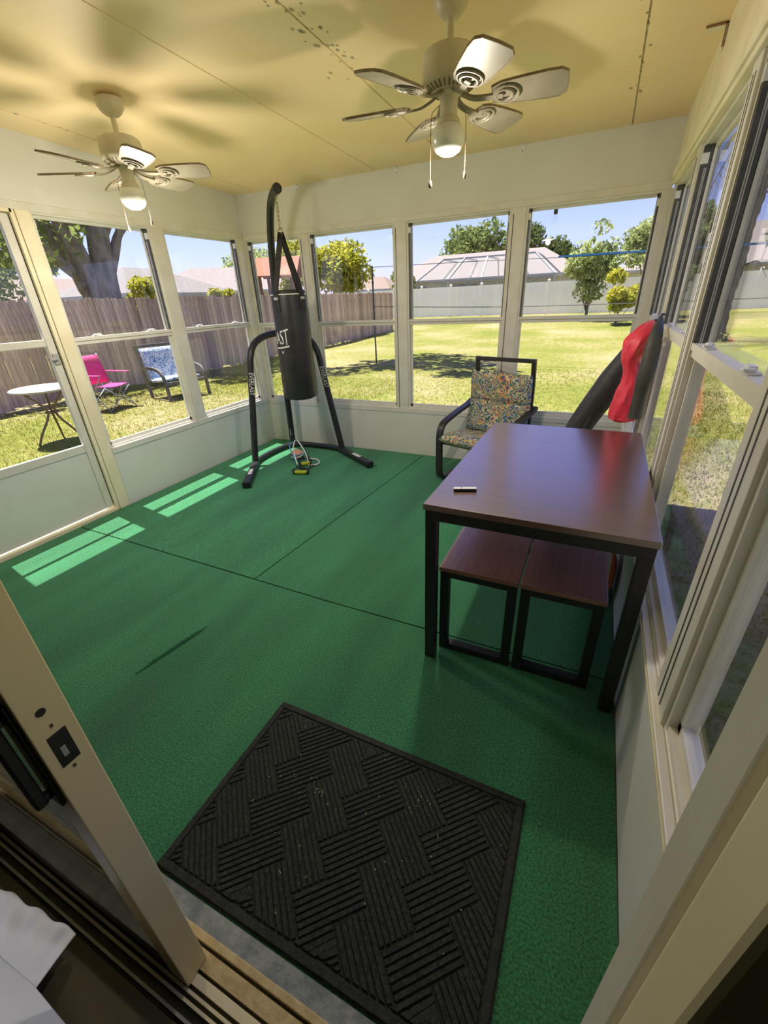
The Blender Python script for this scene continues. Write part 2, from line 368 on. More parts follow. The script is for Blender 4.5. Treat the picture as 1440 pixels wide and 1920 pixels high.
turf_piece(far_l+[(sx(-.03)-g, -.034), (.034, -.034)], 'green turf carpet piece under the punching bag stand, with sun patches', lift=.0015)
far_r = [(x, sy(x)+g) for x in np.linspace(sx(-2.35)+g, XI-.004, 8)]
turf_piece(far_r+[(XI-.004, -.034), (sx(-.03)+g, -.034)], 'green turf carpet piece under the dining table and armchair')
# raised crease in the near piece
cr = MB().tube(bez([(1.675, -3.10, -.004), (1.69, -3.0, .004), (1.712, -2.88, .006), (1.728, -2.80, .003), (1.735, -2.74, -.005)], 20), lambda t: .012*math.sin(math.pi*(.12+.8*t))**.5, 8).build('carpet_crease', turf, smooth=True)
cr.parent = near_piece

# ---- ceiling: wide insulated panels running away from the house
ce = empty('ceiling', (0, 0, 2.3)); struct(ce, 'cream panelled porch ceiling with mildew along the seams', 'ceiling')
xs = [-.13, .265, 1.455, 2.04, 3.243, XR+.13]
for i in range(5):
    x0, x1 = xs[i]+.004, xs[i+1]-.004
    mb = MB(); y0, y1 = YH-.2, .13
    vs = [(x0, y0, zc(y0)), (x1, y0, zc(y0)), (x1, y1, zc(y1)), (x0, y1, zc(y1))]
    mb.add(vs+[(a, b, c+.08) for a, b, c in vs], [(0, 3, 2, 1), (4, 5, 6, 7), (0, 1, 5, 4), (1, 2, 6, 5), (2, 3, 7, 6), (3, 0, 4, 7)])
    mb.v = [(a, b, c-2.3) for a, b, c in mb.v]
    mb.build('ceiling_panel', ceil_mat, ce)
mb = MB()
for x in xs[1:-1]:
    y0, y1 = YH-.2, .13; vs = [(x-.01, y0, zc(y0)+.004-2.3), (x+.01, y0, zc(y0)+.004-2.3), (x+.01, y1, zc(y1)+.004-2.3), (x-.01, y1, zc(y1)+.004-2.3)]
    mb.add(vs+[(a, b, c+.01) for a, b, c in vs], [(0, 3, 2, 1), (4, 5, 6, 7), (0, 1, 5, 4), (1, 2, 6, 5), (2, 3, 7, 6), (3, 0, 4, 7)])
mb.build('seam_strip', ceil_stain, ce)
# mildew specks beside the seams: small irregular flat blotches
mb = MB()
for x, ya, yb, n, wd in ((2.04, -2.1, -1.35, 46, .05), (.265, -2.3, -1.3, 16, .02), (3.243, -1.4, -.3, 18, .018)):
    for k in range(n):
        cx = x+random.gauss(0, wd)*(1 if x > 1 else .5); cy = random.uniform(ya, yb); r = random.uniform(.003, .011)
        pts = [(cx+r*random.uniform(.5, 1.1)*math.cos(a), cy+1.5*r*random.uniform(.5, 1.1)*math.sin(a)) for a in np.linspace(0, 2*math.pi, 7)[:-1]]
        o0 = len(mb.v); mb.add([(a, b, zc(b)-.0008-2.3) for a, b in pts], [tuple(reversed(range(6)))])
tag(mb.build('mildew_specks', ceil_stain, ce), kind='stuff')

# ---- wall helpers in (u along wall, n inward, z)
def mapper(side):
    if side == 'left': return lambda u, n, z: (n, u, z)
    if side == 'back': return lambda u, n, z: (u, -n, z)
    if side == 'right': return lambda u, n, z: (XR-n, u, z)
def wbox(mb, side, u0, u1, n0, n1, z0, z1):
    f = mapper(side); a = f(u0, n0, z0); b = f(u1, n1, z1); return mb.box(a[0], b[0], a[1], b[1], a[2], b[2])
WN = [0]
def window(side, u0, u1, z0, zr, z1, label, wf=frame_white, rail=frame_white, latches=True, track_both=True, tw=.02):
    WN[0] += 1; f = mapper(side)
    base = f((u0+u1)/2, 0, z0); e = empty('window_%d' % WN[0], base); struct(e, label, 'window')
    off = lambda mb: setattr(mb, 'v', [(a-base[0], b-base[1], c-base[2]) for a, b, c in mb.v]) or mb
    s = .018
    mb = MB(); wbox(mb, side, u0-.012, u0+.008, -.05, .012, z0-.01, z1+.01); wbox(mb, side, u1-.008, u1+.012, -.05, .012, z0-.01, z1+.01)
    wbox(mb, side, u0, u1, -.05, .006, z1-.006, z1+.012); wbox(mb, side, u0, u1, -.05, .010, z0-.012, z0+.006)
    off(mb).build('frame', wf, e)
    zl = zr-.045
    # upper sash sits further out
    mb = MB(); ua, ub = u0+.008, u1-.008
    wbox(mb, side, ua, ua+s, -.046, -.030, zl, z1-.006); wbox(mb, side, ub-s, ub, -.046, -.030, zl, z1-.006)
    wbox(mb, side, ua, ub, -.046, -.030, zl, zl+.03); wbox(mb, side, ua, ub, -.046, -.030, z1-.022, z1-.006)
    us = off(mb).build('upper_sash', wf, e)
    off(wbox(MB(), side, ua+s, ub-s, -.040, -.036, zl+.03, z1-.022)).build('pane', glass, us)
    mb = MB()
    wbox(mb, side, ua, ua+s, -.026, -.008, z0+.006, zr); wbox(mb, side, ub-s, ub, -.026, -.008, z0+.006, zr)
    wbox(mb, side, ua, ub, -.026, -.008, z0+.006, z0+.03)
    ls = off(mb).build('lower_sash', wf, e)
    mb = MB(); wbox(mb, side, ua, ub, -.026, .004, zr-.045, zr-.026); wbox(mb, side, ua, ub, -.026, .010, zr-.022, zr); wbox(mb, side, ua, ub, -.026, -.004, zr-.028, zr-.02)
    off(mb).build('meeting_rail', rail, ls)
    off(wbox(MB(), side, ua+s, ub-s, -.019, -.015, z0+.03, zr-.044)).build('pane', glass, ls)
    # dark balance tracks with a white clip at the head
    for k, (ta, tb) in enumerate(((ua, ua+tw), (ub-tw, ub))):
        deep = (k == 0) == (side == 'back')          # the jamb turned to the room shows its whole channel
        off(wbox(MB(), side, ta, tb, -.028, .009 if deep else -.016, zr, z1-.008)).build('balance_track', dark_track, e)
        for gq in ((.004, .010) if deep else ()):
            uu = ta if k else tb; s2 = -1 if k else 1
            off(wbox(MB(), side, uu, uu+s2*.0015, -.020+gq, -.016+gq, zr, z1-.09)).build('track_rib', grey_rail, e)
        off(wbox(MB(), side, ta-.002, tb+.002, -.016, .012 if deep else -.004, z1-.075, z1-.035)).build('track_clip', white_plastic, e)
    if latches:
        for q in (.22, .78):
            uc = ua+(ub-ua)*q; mb = MB()
            wbox(mb, side, uc-.035, uc+.035, -.022, .004, zr, zr+.006); wbox(mb, side, uc-.012, uc+.028, -.018, .0, zr+.006, zr+.016); wbox(mb, side, uc-.03, uc-.008, -.012, .012, zr+.006, zr+.013)
            off(mb).build('sash_latch', white_plastic, ls, bevel=.002)
    return e
def wallpart(mb, name, mat, wl, bevel=0):
    b = wl.location; mb.v = [(x-b[0], y-b[1], z-b[2]) for x, y, z in mb.v]; return mb.build(name, mat, wl, bevel=bevel)

# ---- back wall (y = 0)
ZT, ZR, ZB = 1.948, 1.233, .462
wb = empty('wall_back', (0, 0, 0)); struct(wb, 'white framed back wall with four windows facing the back yard', 'wall')
panes = [(.045, .655), (.766, 1.593), (1.716, 2.536), (2.656, 3.491)]
wallpart(wbox(MB(), 'back', -.05, XR+.05, -.07, .004, ZT+.052, 2.36), 'header_panel', wall_white, wb)
wallpart(wbox(MB(), 'back', .0, XI, -.06, .014, ZT+.008, ZT+.052), 'head_rail', frame_white, wb, .003)
for a, b in ((-.0, .037), (.663, .758), (1.601, 1.708), (2.544, 2.648), (3.499, XR)):
    wallpart(wbox(MB(), 'back', a, b, -.055, .020, ZB-.05, ZT+.008), 'mullion', frame_white, wb, .003)
for a, b in ((.674, .688), (1.612, 1.628), (2.556, 2.572)):
    wallpart(wbox(MB(), 'back', a, a+.006, .02, .0215, ZB-.02, ZT-.03), 'groove_line', dark_track, wb)
wallpart(wbox(MB(), 'back', .0, XI, -.055, .026, ZB-.055, ZB-.010), 'sill_rail', frame_white, wb, .003)
wallpart(wbox(MB(), 'back', -.05, XR+.05, -.06, .020, -.012, ZB-.055), 'knee_panel', wall_white, wb)
pl = ['narrow back window behind the punching bag', 'back window right of the punching bag, showing the net pole', 'back window above the armchair, left of its headrest', 'widest looking back window at the right corner, above the table']
for i, (a, b) in enumerate(panes): window('back', a, b, ZB, ZR, ZT, pl[i], latches=False, tw=.011)
# angle clips along the ceiling joint
for x in (.685, 1.621, 2.58):
    mb = MB(); mb.box(x-.014, x+.014, -.008, -.004, zc(0)-.052, zc(0)-.002); mb.box(x-.014, x+.014, -.030, -.004, zc(0)-.006, zc(0)-.001)
    c = mb.build('angle_clip', white_plastic); hd = MB().lathe([(.004, 0), (.004, .002), (0, .003)], n=8).build('screw', dark_track, c, rot=(math.pi/2, 0, 0)); hd.location = (x, -.008, zc(0)-.034)
    tag(c, {.685: 'white angle clip at the ceiling joint beside the top of the bag stand', 1.621: 'white angle clip at the back ceiling joint left of the nearer fan globe', 2.58: 'white angle clip at the back ceiling joint right of the pull chains'}[x], 'clip', 'ceiling joint clips')

# ---- left wall (x = 0)
LT, LR, LB = 1.962, 1.251, .481
wl = empty('wall_left', (0, 0, 0)); struct(wl, 'white framed left wall with two windows and a glazed porch door', 'wall')
wallpart(wbox(MB(), 'left', YH, .05, -.07, .004, LT+.05, 2.45), 'header_panel', wall_white, wl)
wallpart(wbox(MB(), 'left', YH, .0, -.055, .014, LT+.006, LT+.05), 'head_rail', frame_white, wl, .003)
for a, b in ((-.111, .0), (-1.068, -.946), (-1.985, -1.902)):
    wallpart(wbox(MB(), 'left', a, b, -.055, .024, LB-.05 if a > -1.5 else -.012, LT+.006), 'mullion', frame_cream if a < -1.5 else frame_white, wl, .003)
for a in (-.10, -.085, -.03):
    wallpart(wbox(MB(), 'left', a, a+.005, .024, .0255, LB-.02, LT-.03), 'groove_line', frame_cream, wl)
wallpart(wbox(MB(), 'left', -1.902, .0, -.055, .030, LB-.055, LB-.010), 'sill_rail', frame_white, wl, .003)
wallpart(wbox(MB(), 'left', -1.902, .05, -.06, .024, -.012, LB-.055), 'knee_panel', wall_white, wl)
wallpart(wbox(MB(), 'left', YH, -2.87, -.06, .024, -.012, LT+.006), 'end_panel', wall_white, wl)
window('left', -1.894, -1.074, LB, LR, LT, 'left wall window next to the porch door, with the oak outside', tw=.012)
window('left', -.938, -.119, LB, LR, LT, 'left wall window beside the back corner and the bag stand', tw=.012)
# porch door with two lights over a solid kick panel
dr = empty('door_1', (0, -2.43, 0)); struct(dr, 'white porch door with two glass lights over a solid kick panel', 'door')
def dpart(mb, name, mat, par=None, bevel=0):
    if par is None or par is dr: mb.v = [(x, y+2.43, z) for x, y, z in mb.v]; return mb.build(name, mat, dr, bevel=bevel)
    mb.v = [(x, y+2.43, z) for x, y, z in mb.v]; return mb.build(name, mat, par, bevel=bevel)
y0, y1 = -2.862, -2.000
mb = MB(); wbox(mb, 'left', y1-.012, y1+.012, -.05, .018, .0, LT+.006); wbox(mb, 'left', y0-.008, y0+.01, -.05, .018, .0, LT+.006); wbox(mb, 'left', y0, y1, -.05, .018, LT-.012, LT+.006)
dpart(mb, 'jamb', frame_cream)
dpart(wbox(MB(), 'left', y0, y1, -.05, .02, -.012, .02), 'threshold', frame_cream, bevel=.003)
for a, b in ((y1-.066, y1-.014), (y0+.012, y0+.064)): dpart(wbox(MB(), 'left', a, b, -.035, -.005, .03, LT-.016), 'stile', frame_white, bevel=.003)
for a, b in ((LT-.07, LT-.016), (1.215, 1.258), (.49, .545)): dpart(wbox(MB(), 'left', y0+.064, y1-.066, -.032, -.008, a, b), 'rail', frame_white, bevel=.003)
dpart(wbox(MB(), 'left', y0+.064, y1-.066, -.026, -.014, .03, .49), 'kick_panel', wall_white)
dpart(wbox(MB(), 'left', y0+.064, y1-.066, -.022, -.018, .545, 1.215), 'pane', glass); dpart(wbox(MB(), 'left', y0+.064, y1-.066, -.022, -.018, 1.258, LT-.07), 'pane', glass)
mb = MB(); wbox(mb, 'left', y1-.058, y1-.022, -.005, .003, 1.10, 1.17); wbox(mb, 'left', y1-.085, y1-.035, .003, .018, 1.128, 1.142)
dpart(mb, 'latch_handle', grey_rail, bevel=.002)
dpart(wbox(MB(), 'left', y1-.0135, y1-.0125, -.03, .0, .05, LT-.02), 'weather_strip', dark_track)

# ---- right wall (x = XR)
wr = empty('wall_right', (XR, 0, 0)); struct(wr, 'white framed right wall with sliding windows beside the table', 'wall')
RT, RR, RB = 1.965, 1.228, .472
units = [(-.865, -.065), (-1.825, -.985), (-2.795, -1.945), (-3.540, -2.935)]
wallpart(wbox(MB(), 'right', YH, .05, -.07, .030, RT+.075, 2.45), 'header_panel', frame_cream, wr)
mb = MB(); wbox(mb, 'right', YH, -.03, -.06, .046, RT+.030, RT+.078); wbox(mb, 'right', YH, -.03, -.06, .036, RT+.006, RT+.030)
wallpart(mb, 'head_moulding', frame_cream, wr, .003)
for a, b in ((-.057, .0), (-.977, -.873), (-1.937, -1.833), (-2.927, -2.803), (YH, -3.548)):
    m_ = wallpart(wbox(MB(), 'right', a, b, -.055, .022, RB-.03, RT+.006), 'mullion', frame_white, wr, .003)
    if -3 < a < -.5:
        c = (a+b)/2
        for q in (-.018, .012): wallpart(wbox(MB(), 'right', c+q, c+q+.006, .022, .0232, RB, RT-.03), 'groove_line', dark_track, wr)
mb = MB(); wbox(mb, 'right', YH, -.03, -.055, .014, RB-.03, RB-.010); wbox(mb, 'right', YH, -.03, .014, .036, RB-.045, RB-.016)
wallpart(mb, 'sill_ledge', frame_white, wr, .003)
wallpart(wbox(MB(), 'right', YH, -.03, .0365, .0385, RB-.034, RB-.026), 'sill_stain', frame_cream, wr)
wallpart(wbox(MB(), 'right', YH, .05, -.06, .030, -.012, RB-.045), 'knee_panel', wall_white, wr)
rl = ['right wall window nearest the back corner, behind the hanging bags', 'second right wall window from the back corner, beside the far end of the table', 'large right wall window beside the near end of the table', 'right wall window nearest the house door jamb']
for i, (a, b) in enumerate(units): window('right', a, b, RB, RR, RT, rl[i], tw=.016)
# rusty bracket where the ceiling meets the right wall
mb = MB(); rx, ry = XI-.002, -1.03
mb.box(rx-.075, rx, ry-.02, ry+.03, zc(ry)-.006, zc(ry)-.002); mb.box(rx-.004, rx, ry-.02, ry+.03, zc(ry)-.075, zc(ry)-.002)
br = mb.build('angle_bracket', frame_cream)
tag(br, 'rust-edged angle bracket in the corner of ceiling and right wall', 'bracket')
MB().box(rx-.075, rx-.004, ry-.026, ry-.02, zc(ry)-.008, zc(ry)-.002).box(rx-.008, rx-.004, ry-.026, ry-.02, zc(ry)-.075, zc(ry)-.002).build('rusty_edge', rust, br)

# ---- house wall, sliding door and jamb
hw = empty('wall_house', (0, YH, 0)); struct(hw, 'house wall with the sliding door the view comes from', 'wall')
DX0, DX1, DZ = 1.02, 3.42, 2.06
def hpart(mb, name, mat, bevel=0): mb.v = [(x, y-YH, z) for x, y, z in mb.v]; return mb.build(name, mat, hw, bevel=bevel)
mb = MB(); mb.box(-.08, DX0, YH-.15, YH, -.2, 2.6); mb.box(DX1, 5.6, YH-.15, YH, -.2, 2.6); mb.box(DX0, DX1, YH-.15, YH, DZ, 2.6)
hpart(mb, 'wall_panel', stucco)
mb = MB(); mb.box(-.6, DX0, YH-.16, YH-.15, 0, 2.6); mb.box(DX1-.035, 5.6, YH-.16, YH-.15, 0, 2.6); mb.box(DX0, DX1, YH-.16, YH-.15, DZ, 2.6)
hpart(mb, 'inner_lining', inner_wall)
trim = empty('trim_1', (3.37, YH, 0)); struct(trim, 'cream sliding door jamb at the right edge', 'door frame')
def tpart(mb, name, mat, bevel=0): mb.v = [(x-3.37, y-YH, z) for x, y, z in mb.v]; return mb.build(name, mat, trim, bevel=bevel)
tpart(MB().box(3.370, 3.43, YH-.030, YH+.006, -.01, DZ+.02), 'outer_flange', frame_white, .002)
tpart(MB().box(3.392, 3.43, -3.70, -3.60, -.01, DZ), 'channel_back', frame_white)
tpart(MB().box(3.3600, 3.395, -3.634, -3.618, -.01, DZ), 'fin', frame_white, .002)
tpart(MB().box(3.3410, 3.43, -3.712, -3.676, -.01, DZ), 'inner_stop', frame_cream, .004)
k = tpart(MB().box(3.3400, 3.3412, -3.700, -3.690, .62, .66), 'strike_plate', dark_track)
# sill with tracks
sl = empty('trim_2', (2.2, -3.63, 0)); struct(sl, 'worn sliding door sill with metal tracks beside the doormat', 'door sill')
def spart(mb, name, mat, bevel=0): mb.v = [(x-2.2, y+3.63, z) for x, y, z in mb.v]; return mb.build(name, mat, sl, bevel=bevel)
spart(MB().box(DX0, 3.37, -3.602, -3.560, -.012, .002), 'grey_edge', sill_grey)
spart(MB().box(DX0, 3.37, -3.619, -3.602, -.012, .006), 'tan_rib', sill_tan, .002)
spart(MB().box(DX0, 3.37, -3.657, -3.626, -.012, .004), 'tan_channel', sill_tan)
spart(MB().box(DX0, 3.37, -3.683, -3.664, -.012, .004), 'tan_flat', frame_cream)
spart(MB().box(DX0, 3.37, -3.740, -3.560, -.02, -.012), 'track_bed', door_rail_dark)
for y in (-3.694, -3.708): spart(MB().box(DX0, 3.37, y-.003, y+.003, -.012, .004), 'track_rail', frame_cream)
spart(MB().box(DX0, 3.37, -3.734, -3.728, -.012, .001), 'inner_lip', grey_rail)
# sliding panel standing open
sp = empty('sliding_door', (2.64, -3.66, 0)); tag(sp, 'cream edged sliding glass door standing open at lower left', 'door')
def gpart(mb, name, mat, bevel=0, par=None):
    mb.v = [(x-2.64, y+3.66, z) for x, y, z in mb.v]; return mb.build(name, mat, par or sp, bevel=bevel)
gpart(MB().box(2.585, 2.640, -3.690, -3.634, .006, DZ-.01), 'lead_stile', door_cream, .002)
gpart(MB().box(1.70, 1.755, -3.690, -3.634, .006, DZ-.01), 'rear_stile', door_cream, .002)
gpart(MB().box(1.755, 2.585, -3.686, -3.638, .006, .075), 'bottom_rail', door_rail_dark, .002)
gpart(MB().box(1.755, 2.585, -3.686, -3.638, DZ-.08, DZ-.01), 'top_rail', door_cream, .002)
gpart(MB().box(1.755, 2.585, -3.664, -3.660, .075, DZ-.08), 'pane', glass)
zl = 1.408-.87*.645
lk = gpart(MB().box(2.6395, 2.6408, -3.676, -3.650, zl-.045, zl+.02), 'lock_opening', black_plastic, .0004)
gpart(MB().box(2.6405, 2.6415, -3.668, -3.661, zl-.028, zl-.008), 'lock_hook', grey_rail, par=lk)
gpart(MB().tube([(2.6396, -3.666, zl+.066), (2.6409, -3.666, zl+.066)], .0065, 14), 'screw_hole', black_plastic)
for dz in (.032, -.058): gpart(MB().box(2.6400, 2.6408, -3.665, -3.661, zl+dz, zl+dz+.006), 'screw', bistro_leg)
mb = MB(); mb.box(2.598, 2.628, -3.697, -3.690, zl-.12, zl+.10); mb.bar((2.612, -3.712, zl-.10), (2.612, -3.712, zl+.08), .018, .016); mb.box(2.606, 2.618, -3.712, -3.697, zl-.10, zl-.085); mb.box(2.606, 2.618, -3.712, -3.697, zl+.065, zl+.08)
gpart(mb, 'pull_handle', black_plastic, .003)
# fixed panel further left
fp = empty('window_%d' % (WN[0]+1), (1.35, -3.62, 0)); struct(fp, 'fixed half of the sliding glass door in the house wall', 'window')
def fpart(mb, name, mat): mb.v = [(x-1.35, y+3.62, z) for x, y, z in mb.v]; return mb.build(name, mat, fp)
mb = MB(); mb.box(1.03, 1.08, -3.632, -3.596, .0, DZ-.01); mb.box(1.68, 1.73, -3.632, -3.596, .0, DZ-.01); mb.box(1.08, 1.68, -3.632, -3.596, .0, .07); mb.box(1.08, 1.68, -3.632, -3.596, DZ-.08, DZ-.01)
fpart(mb, 'frame', door_cream); fpart(MB().box(1.08, 1.68, -3.616, -3.612, .07, DZ-.08), 'pane', glass)
# room behind the camera
hr = MB().box(-.6, 5.6, -7.4, -3.742, -.06, -.004).build('floor_house', tile_floor); struct(hr, 'dark olive floor inside the house, at lower left', 'floor')
mb = MB(); mb.box(-.7, -.6, -7.5, -3.74, -.06, 2.6); mb.box(5.6, 5.7, -7.5, -3.6, -.06, 2.6); mb.box(-.7, 5.7, -7.5, -7.4, -.06, 2.6)
struct(mb.build('wall_inner', inner_wall), 'olive walls of the room inside the house', 'wall')
struct(MB().box(-.7, 5.7, -7.5, -3.58, 2.6, 2.7).build('ceiling_house', inner_wall), 'ceiling of the room inside the house', 'ceiling')

# ================================================================ FURNITURE
# ---- doormat
mx0, mx1, my0, my1 = 2.362, 3.284, -3.556, -2.964
dm = empty('doormat', ((mx0+mx1)/2, (my0+my1)/2, 0)); tag(dm, 'black ribbed doormat with zigzag pattern on the green carpet', 'doormat')
hwid, hdep = (mx1-mx0)/2, (my1-my0)/2
MB().box(-hwid, hwid, -hdep, hdep, .0005, .006).build('rubber_backing', rubber_edge, dm, bevel=.002)
mb = MB(); bw = .024
mb.box(-hwid+.004, hwid-.004, hdep-bw, hdep-.004, .006, .0105); mb.box(-hwid+.004, hwid-.004, -hdep+.004, -hdep+bw, .006, .0105)
mb.box(-hwid+.004, -hwid+bw, -hdep+bw, hdep-bw, .006, .0105); mb.box(hwid-bw, hwid-.004, -hdep+bw, hdep-bw, .006, .0105)
mb.build('border', rubber_edge, dm, bevel=.003)
def clip(poly, x0, x1, y0, y1):
    def cut(P, inside, inter):
        out = []
        for i in range(len(P)):
            a, b = P[i-1], P[i]
            if inside(b):
                if not inside(a): out.append(inter(a, b))
                out.append(b)
            elif inside(a): out.append(inter(a, b))
        return out
    for ax, lim, sg in ((0, x0, 1), (0, x1, -1), (1, y0, 1), (1, y1, -1)):
        ins = lambda p: (p[ax]-lim)*sg >= 0
        def it(a, b):
            t = (lim-a[ax])/(b[ax]-a[ax]); return (a[0]+(b[0]-a[0])*t, a[1]+(b[1]-a[1])*t)
        poly = cut(poly, ins, it)
        if len(poly) < 3: return []
    return poly
mb = MB(); cell = .092; nr = 6; pitch = cell/nr; ca = math.cos(math.radians(45)); sa = math.sin(math.radians(45))
for i in range(-12, 13):
    for j in range(-12, 13):
        par = (i-j) % 4
        if par not in (0, 3): continue
        for k in range(nr):
            o = (k+.5)*pitch; hw_ = pitch*.34; e0 = (k+.5)/nr*.0
            if par == 3: q = [(i*cell+o-hw_, j*cell+.003), (i*cell+o+hw_, j*cell+.003), (i*cell+o+hw_, (j+2)*cell-.003), (i*cell+o-hw_, (j+2)*cell-.003)]
            else: q = [(i*cell+.003, j*cell+o-hw_), ((i+2)*cell-.003, j*cell+o-hw_), ((i+2)*cell-.003, j*cell+o+hw_), (i*cell+.003, j*cell+o+hw_)]
            q = [(x*ca-y*sa, x*sa+y*ca) for x, y in q]
            q = clip(q, -hwid+bw+.004, hwid-bw-.004, -hdep+bw+.004, hdep-bw-.004)
            if len(q) >= 3:
                n = len(q); cx = sum(p[0] for p in q)/n; cy = sum(p[1] for p in q)/n
                top = [(cx+(x-cx)*.97 if abs(x-cx) > .02 else cx+(x-cx)*.7, cy+(y-cy)*.97 if abs(y-cy) > .02 else cy+(y-cy)*.7) for x, y in q]
                mb.add([(x, y, .006) for x, y in q]+[(x, y, .0115) for x, y in top], [tuple(range(n, 2*n))]+[(a, (a+1) % n, (a+1) % n+n, a+n) for a in range(n)])
tag(mb.build('rib_pattern', rubber_mat, dm), kind='stuff')
mb = MB()
for k in range(46):
    if k < 12: x, y = random.gauss(-.16, .03), random.gauss(.06, .02)
    elif k < 20: x, y = random.gauss(.15, .03), random.gauss(.15, .02)
    else: x, y = random.uniform(-.4, .43), random.uniform(-.26, .25)
    a = random.uniform(0, 6); L = random.uniform(.002, .006)*(2 if k % 9 == 0 else 1); mb.bar((x, y, .0125), (x+L*math.cos(a), y+L*math.sin(a), .0125), .0018, .0015)
tag(mb.build('dry_litter', litter, dm), kind='stuff')

# ---- dining table
tb = empty('dining_table', ((2.788+3.532)/2, (-2.528-1.362)/2, 0), math.radians(-.6)); tag(tb, 'dark walnut topped dining table with black metal legs by the right windows', 'table')
tw_, tl_ = .742, 1.166; hx, hy = tw_/2, tl_/2
MB().box(-hx, hx, -hy, hy, .718, .742).build('tabletop', table_wood, tb, bevel=.002)
mb = MB(); a = .042
mb.box(-hx+.006, hx-.006, -hy+.006, -hy+.006+a, .676, .718); mb.box(-hx+.006, hx-.006, hy-.006-a, hy-.006, .676, .718); mb.box(-hx+.006, -hx+.006+a, -hy+.006+a, hy-.006-a, .676, .718); mb.box(hx-.006-a, hx-.006, -hy+.006+a, hy-.006-a, .676, .718)
mb.build('apron_frame', black_metal, tb, bevel=.002)
for sx_ in (-1, 1):
    for sy_ in (-1, 1):
        x = sx_*(hx-.006-a/2); y = sy_*(hy-.006-a/2); MB().box(x-a/2, x+a/2, y-a/2, y+a/2, .0, .676).build('leg', black_metal, tb, bevel=.002)
def bench(x0, x1, y0, y1, label):
    e = empty('bench', ((x0+x1)/2, (y0+y1)/2, 0)); tag(e, label, 'bench', 'benches under the table'); hx, hy = (x1-x0)/2, (y1-y0)/2; a = .036
    MB().box(-hx, hx, -hy, hy, .412, .43).build('seat', bench_wood, e, bevel=.002)
    for s in (-1, 1):
        yc = s*(hy-.004-a/2)
        for q in (-1, 1): MB().box(q*(hx-.004)-(a if q > 0 else 0), q*(hx-.004)+(a if q < 0 else 0), yc-a/2, yc+a/2, .0, .412).build('leg', black_metal, e, bevel=.002)
        MB().box(-hx+.004+a, hx-.004-a, yc-a/2, yc+a/2, .0, a*.9).build('foot_rail', black_metal, e, bevel=.002)
        MB().box(-hx+.004+a, hx-.004-a, yc-a/2, yc+a/2, .412-a*.8, .412).build('cross_rail', black_metal, e, bevel=.002)
    MB().box(-.02, .02, -hy+.05, hy-.05, .385, .412).build('spine', black_metal, e)
    return e
bench(2.824, 3.136, -2.446, -1.47, 'walnut bench with black loop legs under the table, left of the pair')
bench(3.142, 3.438, -2.446, -1.47, 'walnut bench with black loop legs under the table, on the window side')
# small stick on the table
st = empty('pocket_stick', (2.893, -2.362, .7425), math.radians(19)); tag(st, 'small white and black stick lying on the table top', 'gadget')
MB().box(-.043, .043, -.010, .010, .0, .009).build('body', black_plastic, st, bevel=.002); MB().box(-.012, .043, -.0095, .0095, .009, .0115).build('cover', white_plastic, st, bevel=.001); MB().box(-.043, -.014, -.0095, .0095, .009, .0112).build('cap', white_plastic, st, bevel=.001)
# striped cushion behind the benches
cu = MB(); 
def cush(u, v):
    a = u*2*math.pi; t = v*math.pi; k = 1+.06*math.sin(6*a)*math.sin(t)
    return (.075*k*math.sin(t)*math.cos(a), .13*k*math.sin(t)*math.sin(a), .13*math.cos(t))
cu.grid(cush, 29, 15); o = cu.build('striped_cushion', stripe, smooth=True, loc=(3.450, -1.93, .262))
tag(o, 'orange and cream striped cushion wedged between bench and right wall', 'cushion')
o.location = (3.470, -1.75, .132); o.scale = (.75, 1, 1)

# ---- armchair (bentwood)
fw = Vector((-.31, -.95, 0)).normalized(); rz = math.atan2(fw.y, fw.x)+math.pi/2     # local -y = forward
P0 = Vector((2.170, -.600, 0)); rgt = Vector((-fw.y, fw.x, 0)); W_ = .62
org = P0 + rgt*W_/2 - fw*.30
ch = empty('armchair', org+Vector((.02, 0, .002)), rz); tag(ch, 'black bentwood armchair with paisley cushion in front of the back windows', 'armchair')
def loc(p): return p
yF, yB = -.30, .22
sec = lambda wd, th: [(-wd/2, -th/2), (wd/2, -th/2), (wd/2, th/2), (-wd/2, th/2)]
for s in (-1, 1):
    x = s*(W_/2-.028)
    path = bez([(x, yB+.02, .013), (x, yB-.15, .013), (x, yF+.12, .013), (x, yF+.035, .03), (x, yF+.006, .09), (x, yF, .25), (x, yF+.004, .40), (x, yF+.03, .465), (x, yF+.09, .498), (x, yF+.25, .540), (x, yF+.40, .572), (x, yF+.47, .60)], 60)
    MB().sweep(path, sec(.024, .056), up=(1, 0, 0)).build('side_frame', chair_wood, ch, bevel=.003)
    # inner bent support: seat then back upright
    xi = s*(.258-.016)
    path = bez([(xi, yF+.03, .330), (xi, yF+.20, .300), (xi, yF+.36, .275), (xi, yF+.43, .30), (xi, yF+.46, .40), (xi, yF+.475, .55), (xi, yF+.475, .75), (xi, yF+.455, .955)], 40)
    MB().sweep(path, sec(.022, .034), up=(1, 0, 0)).build('inner_frame', chair_wood, ch, bevel=.003)
    MB().box(min(xi, x), max(xi, x), yF+.03, yF+.06, .318, .34).build('side_brace', chair_wood, ch)
MB().box(-.258, .258, yF+.442, yF+.464, .925, .955).build('headrest_rail', chair_wood, ch, bevel=.003)
for yy, z in ((yF+.01, .322), (yF+.36, .268)): MB().box(-W_/2+.05, W_/2-.05, yy, yy+.03, z, z+.022).build('cross_rail', chair_wood, ch, bevel=.002)
MB().box(-.258, .258, yB-.05, yB-.01, .002, .026).build('floor_rail', chair_wood, ch)
for k in range(4): MB().box(-.21, .21, yF+.485-.003*k, yF+.497-.003*k, .42+.12*k, .47+.12*k).build('back_slat', chair_wood, ch)
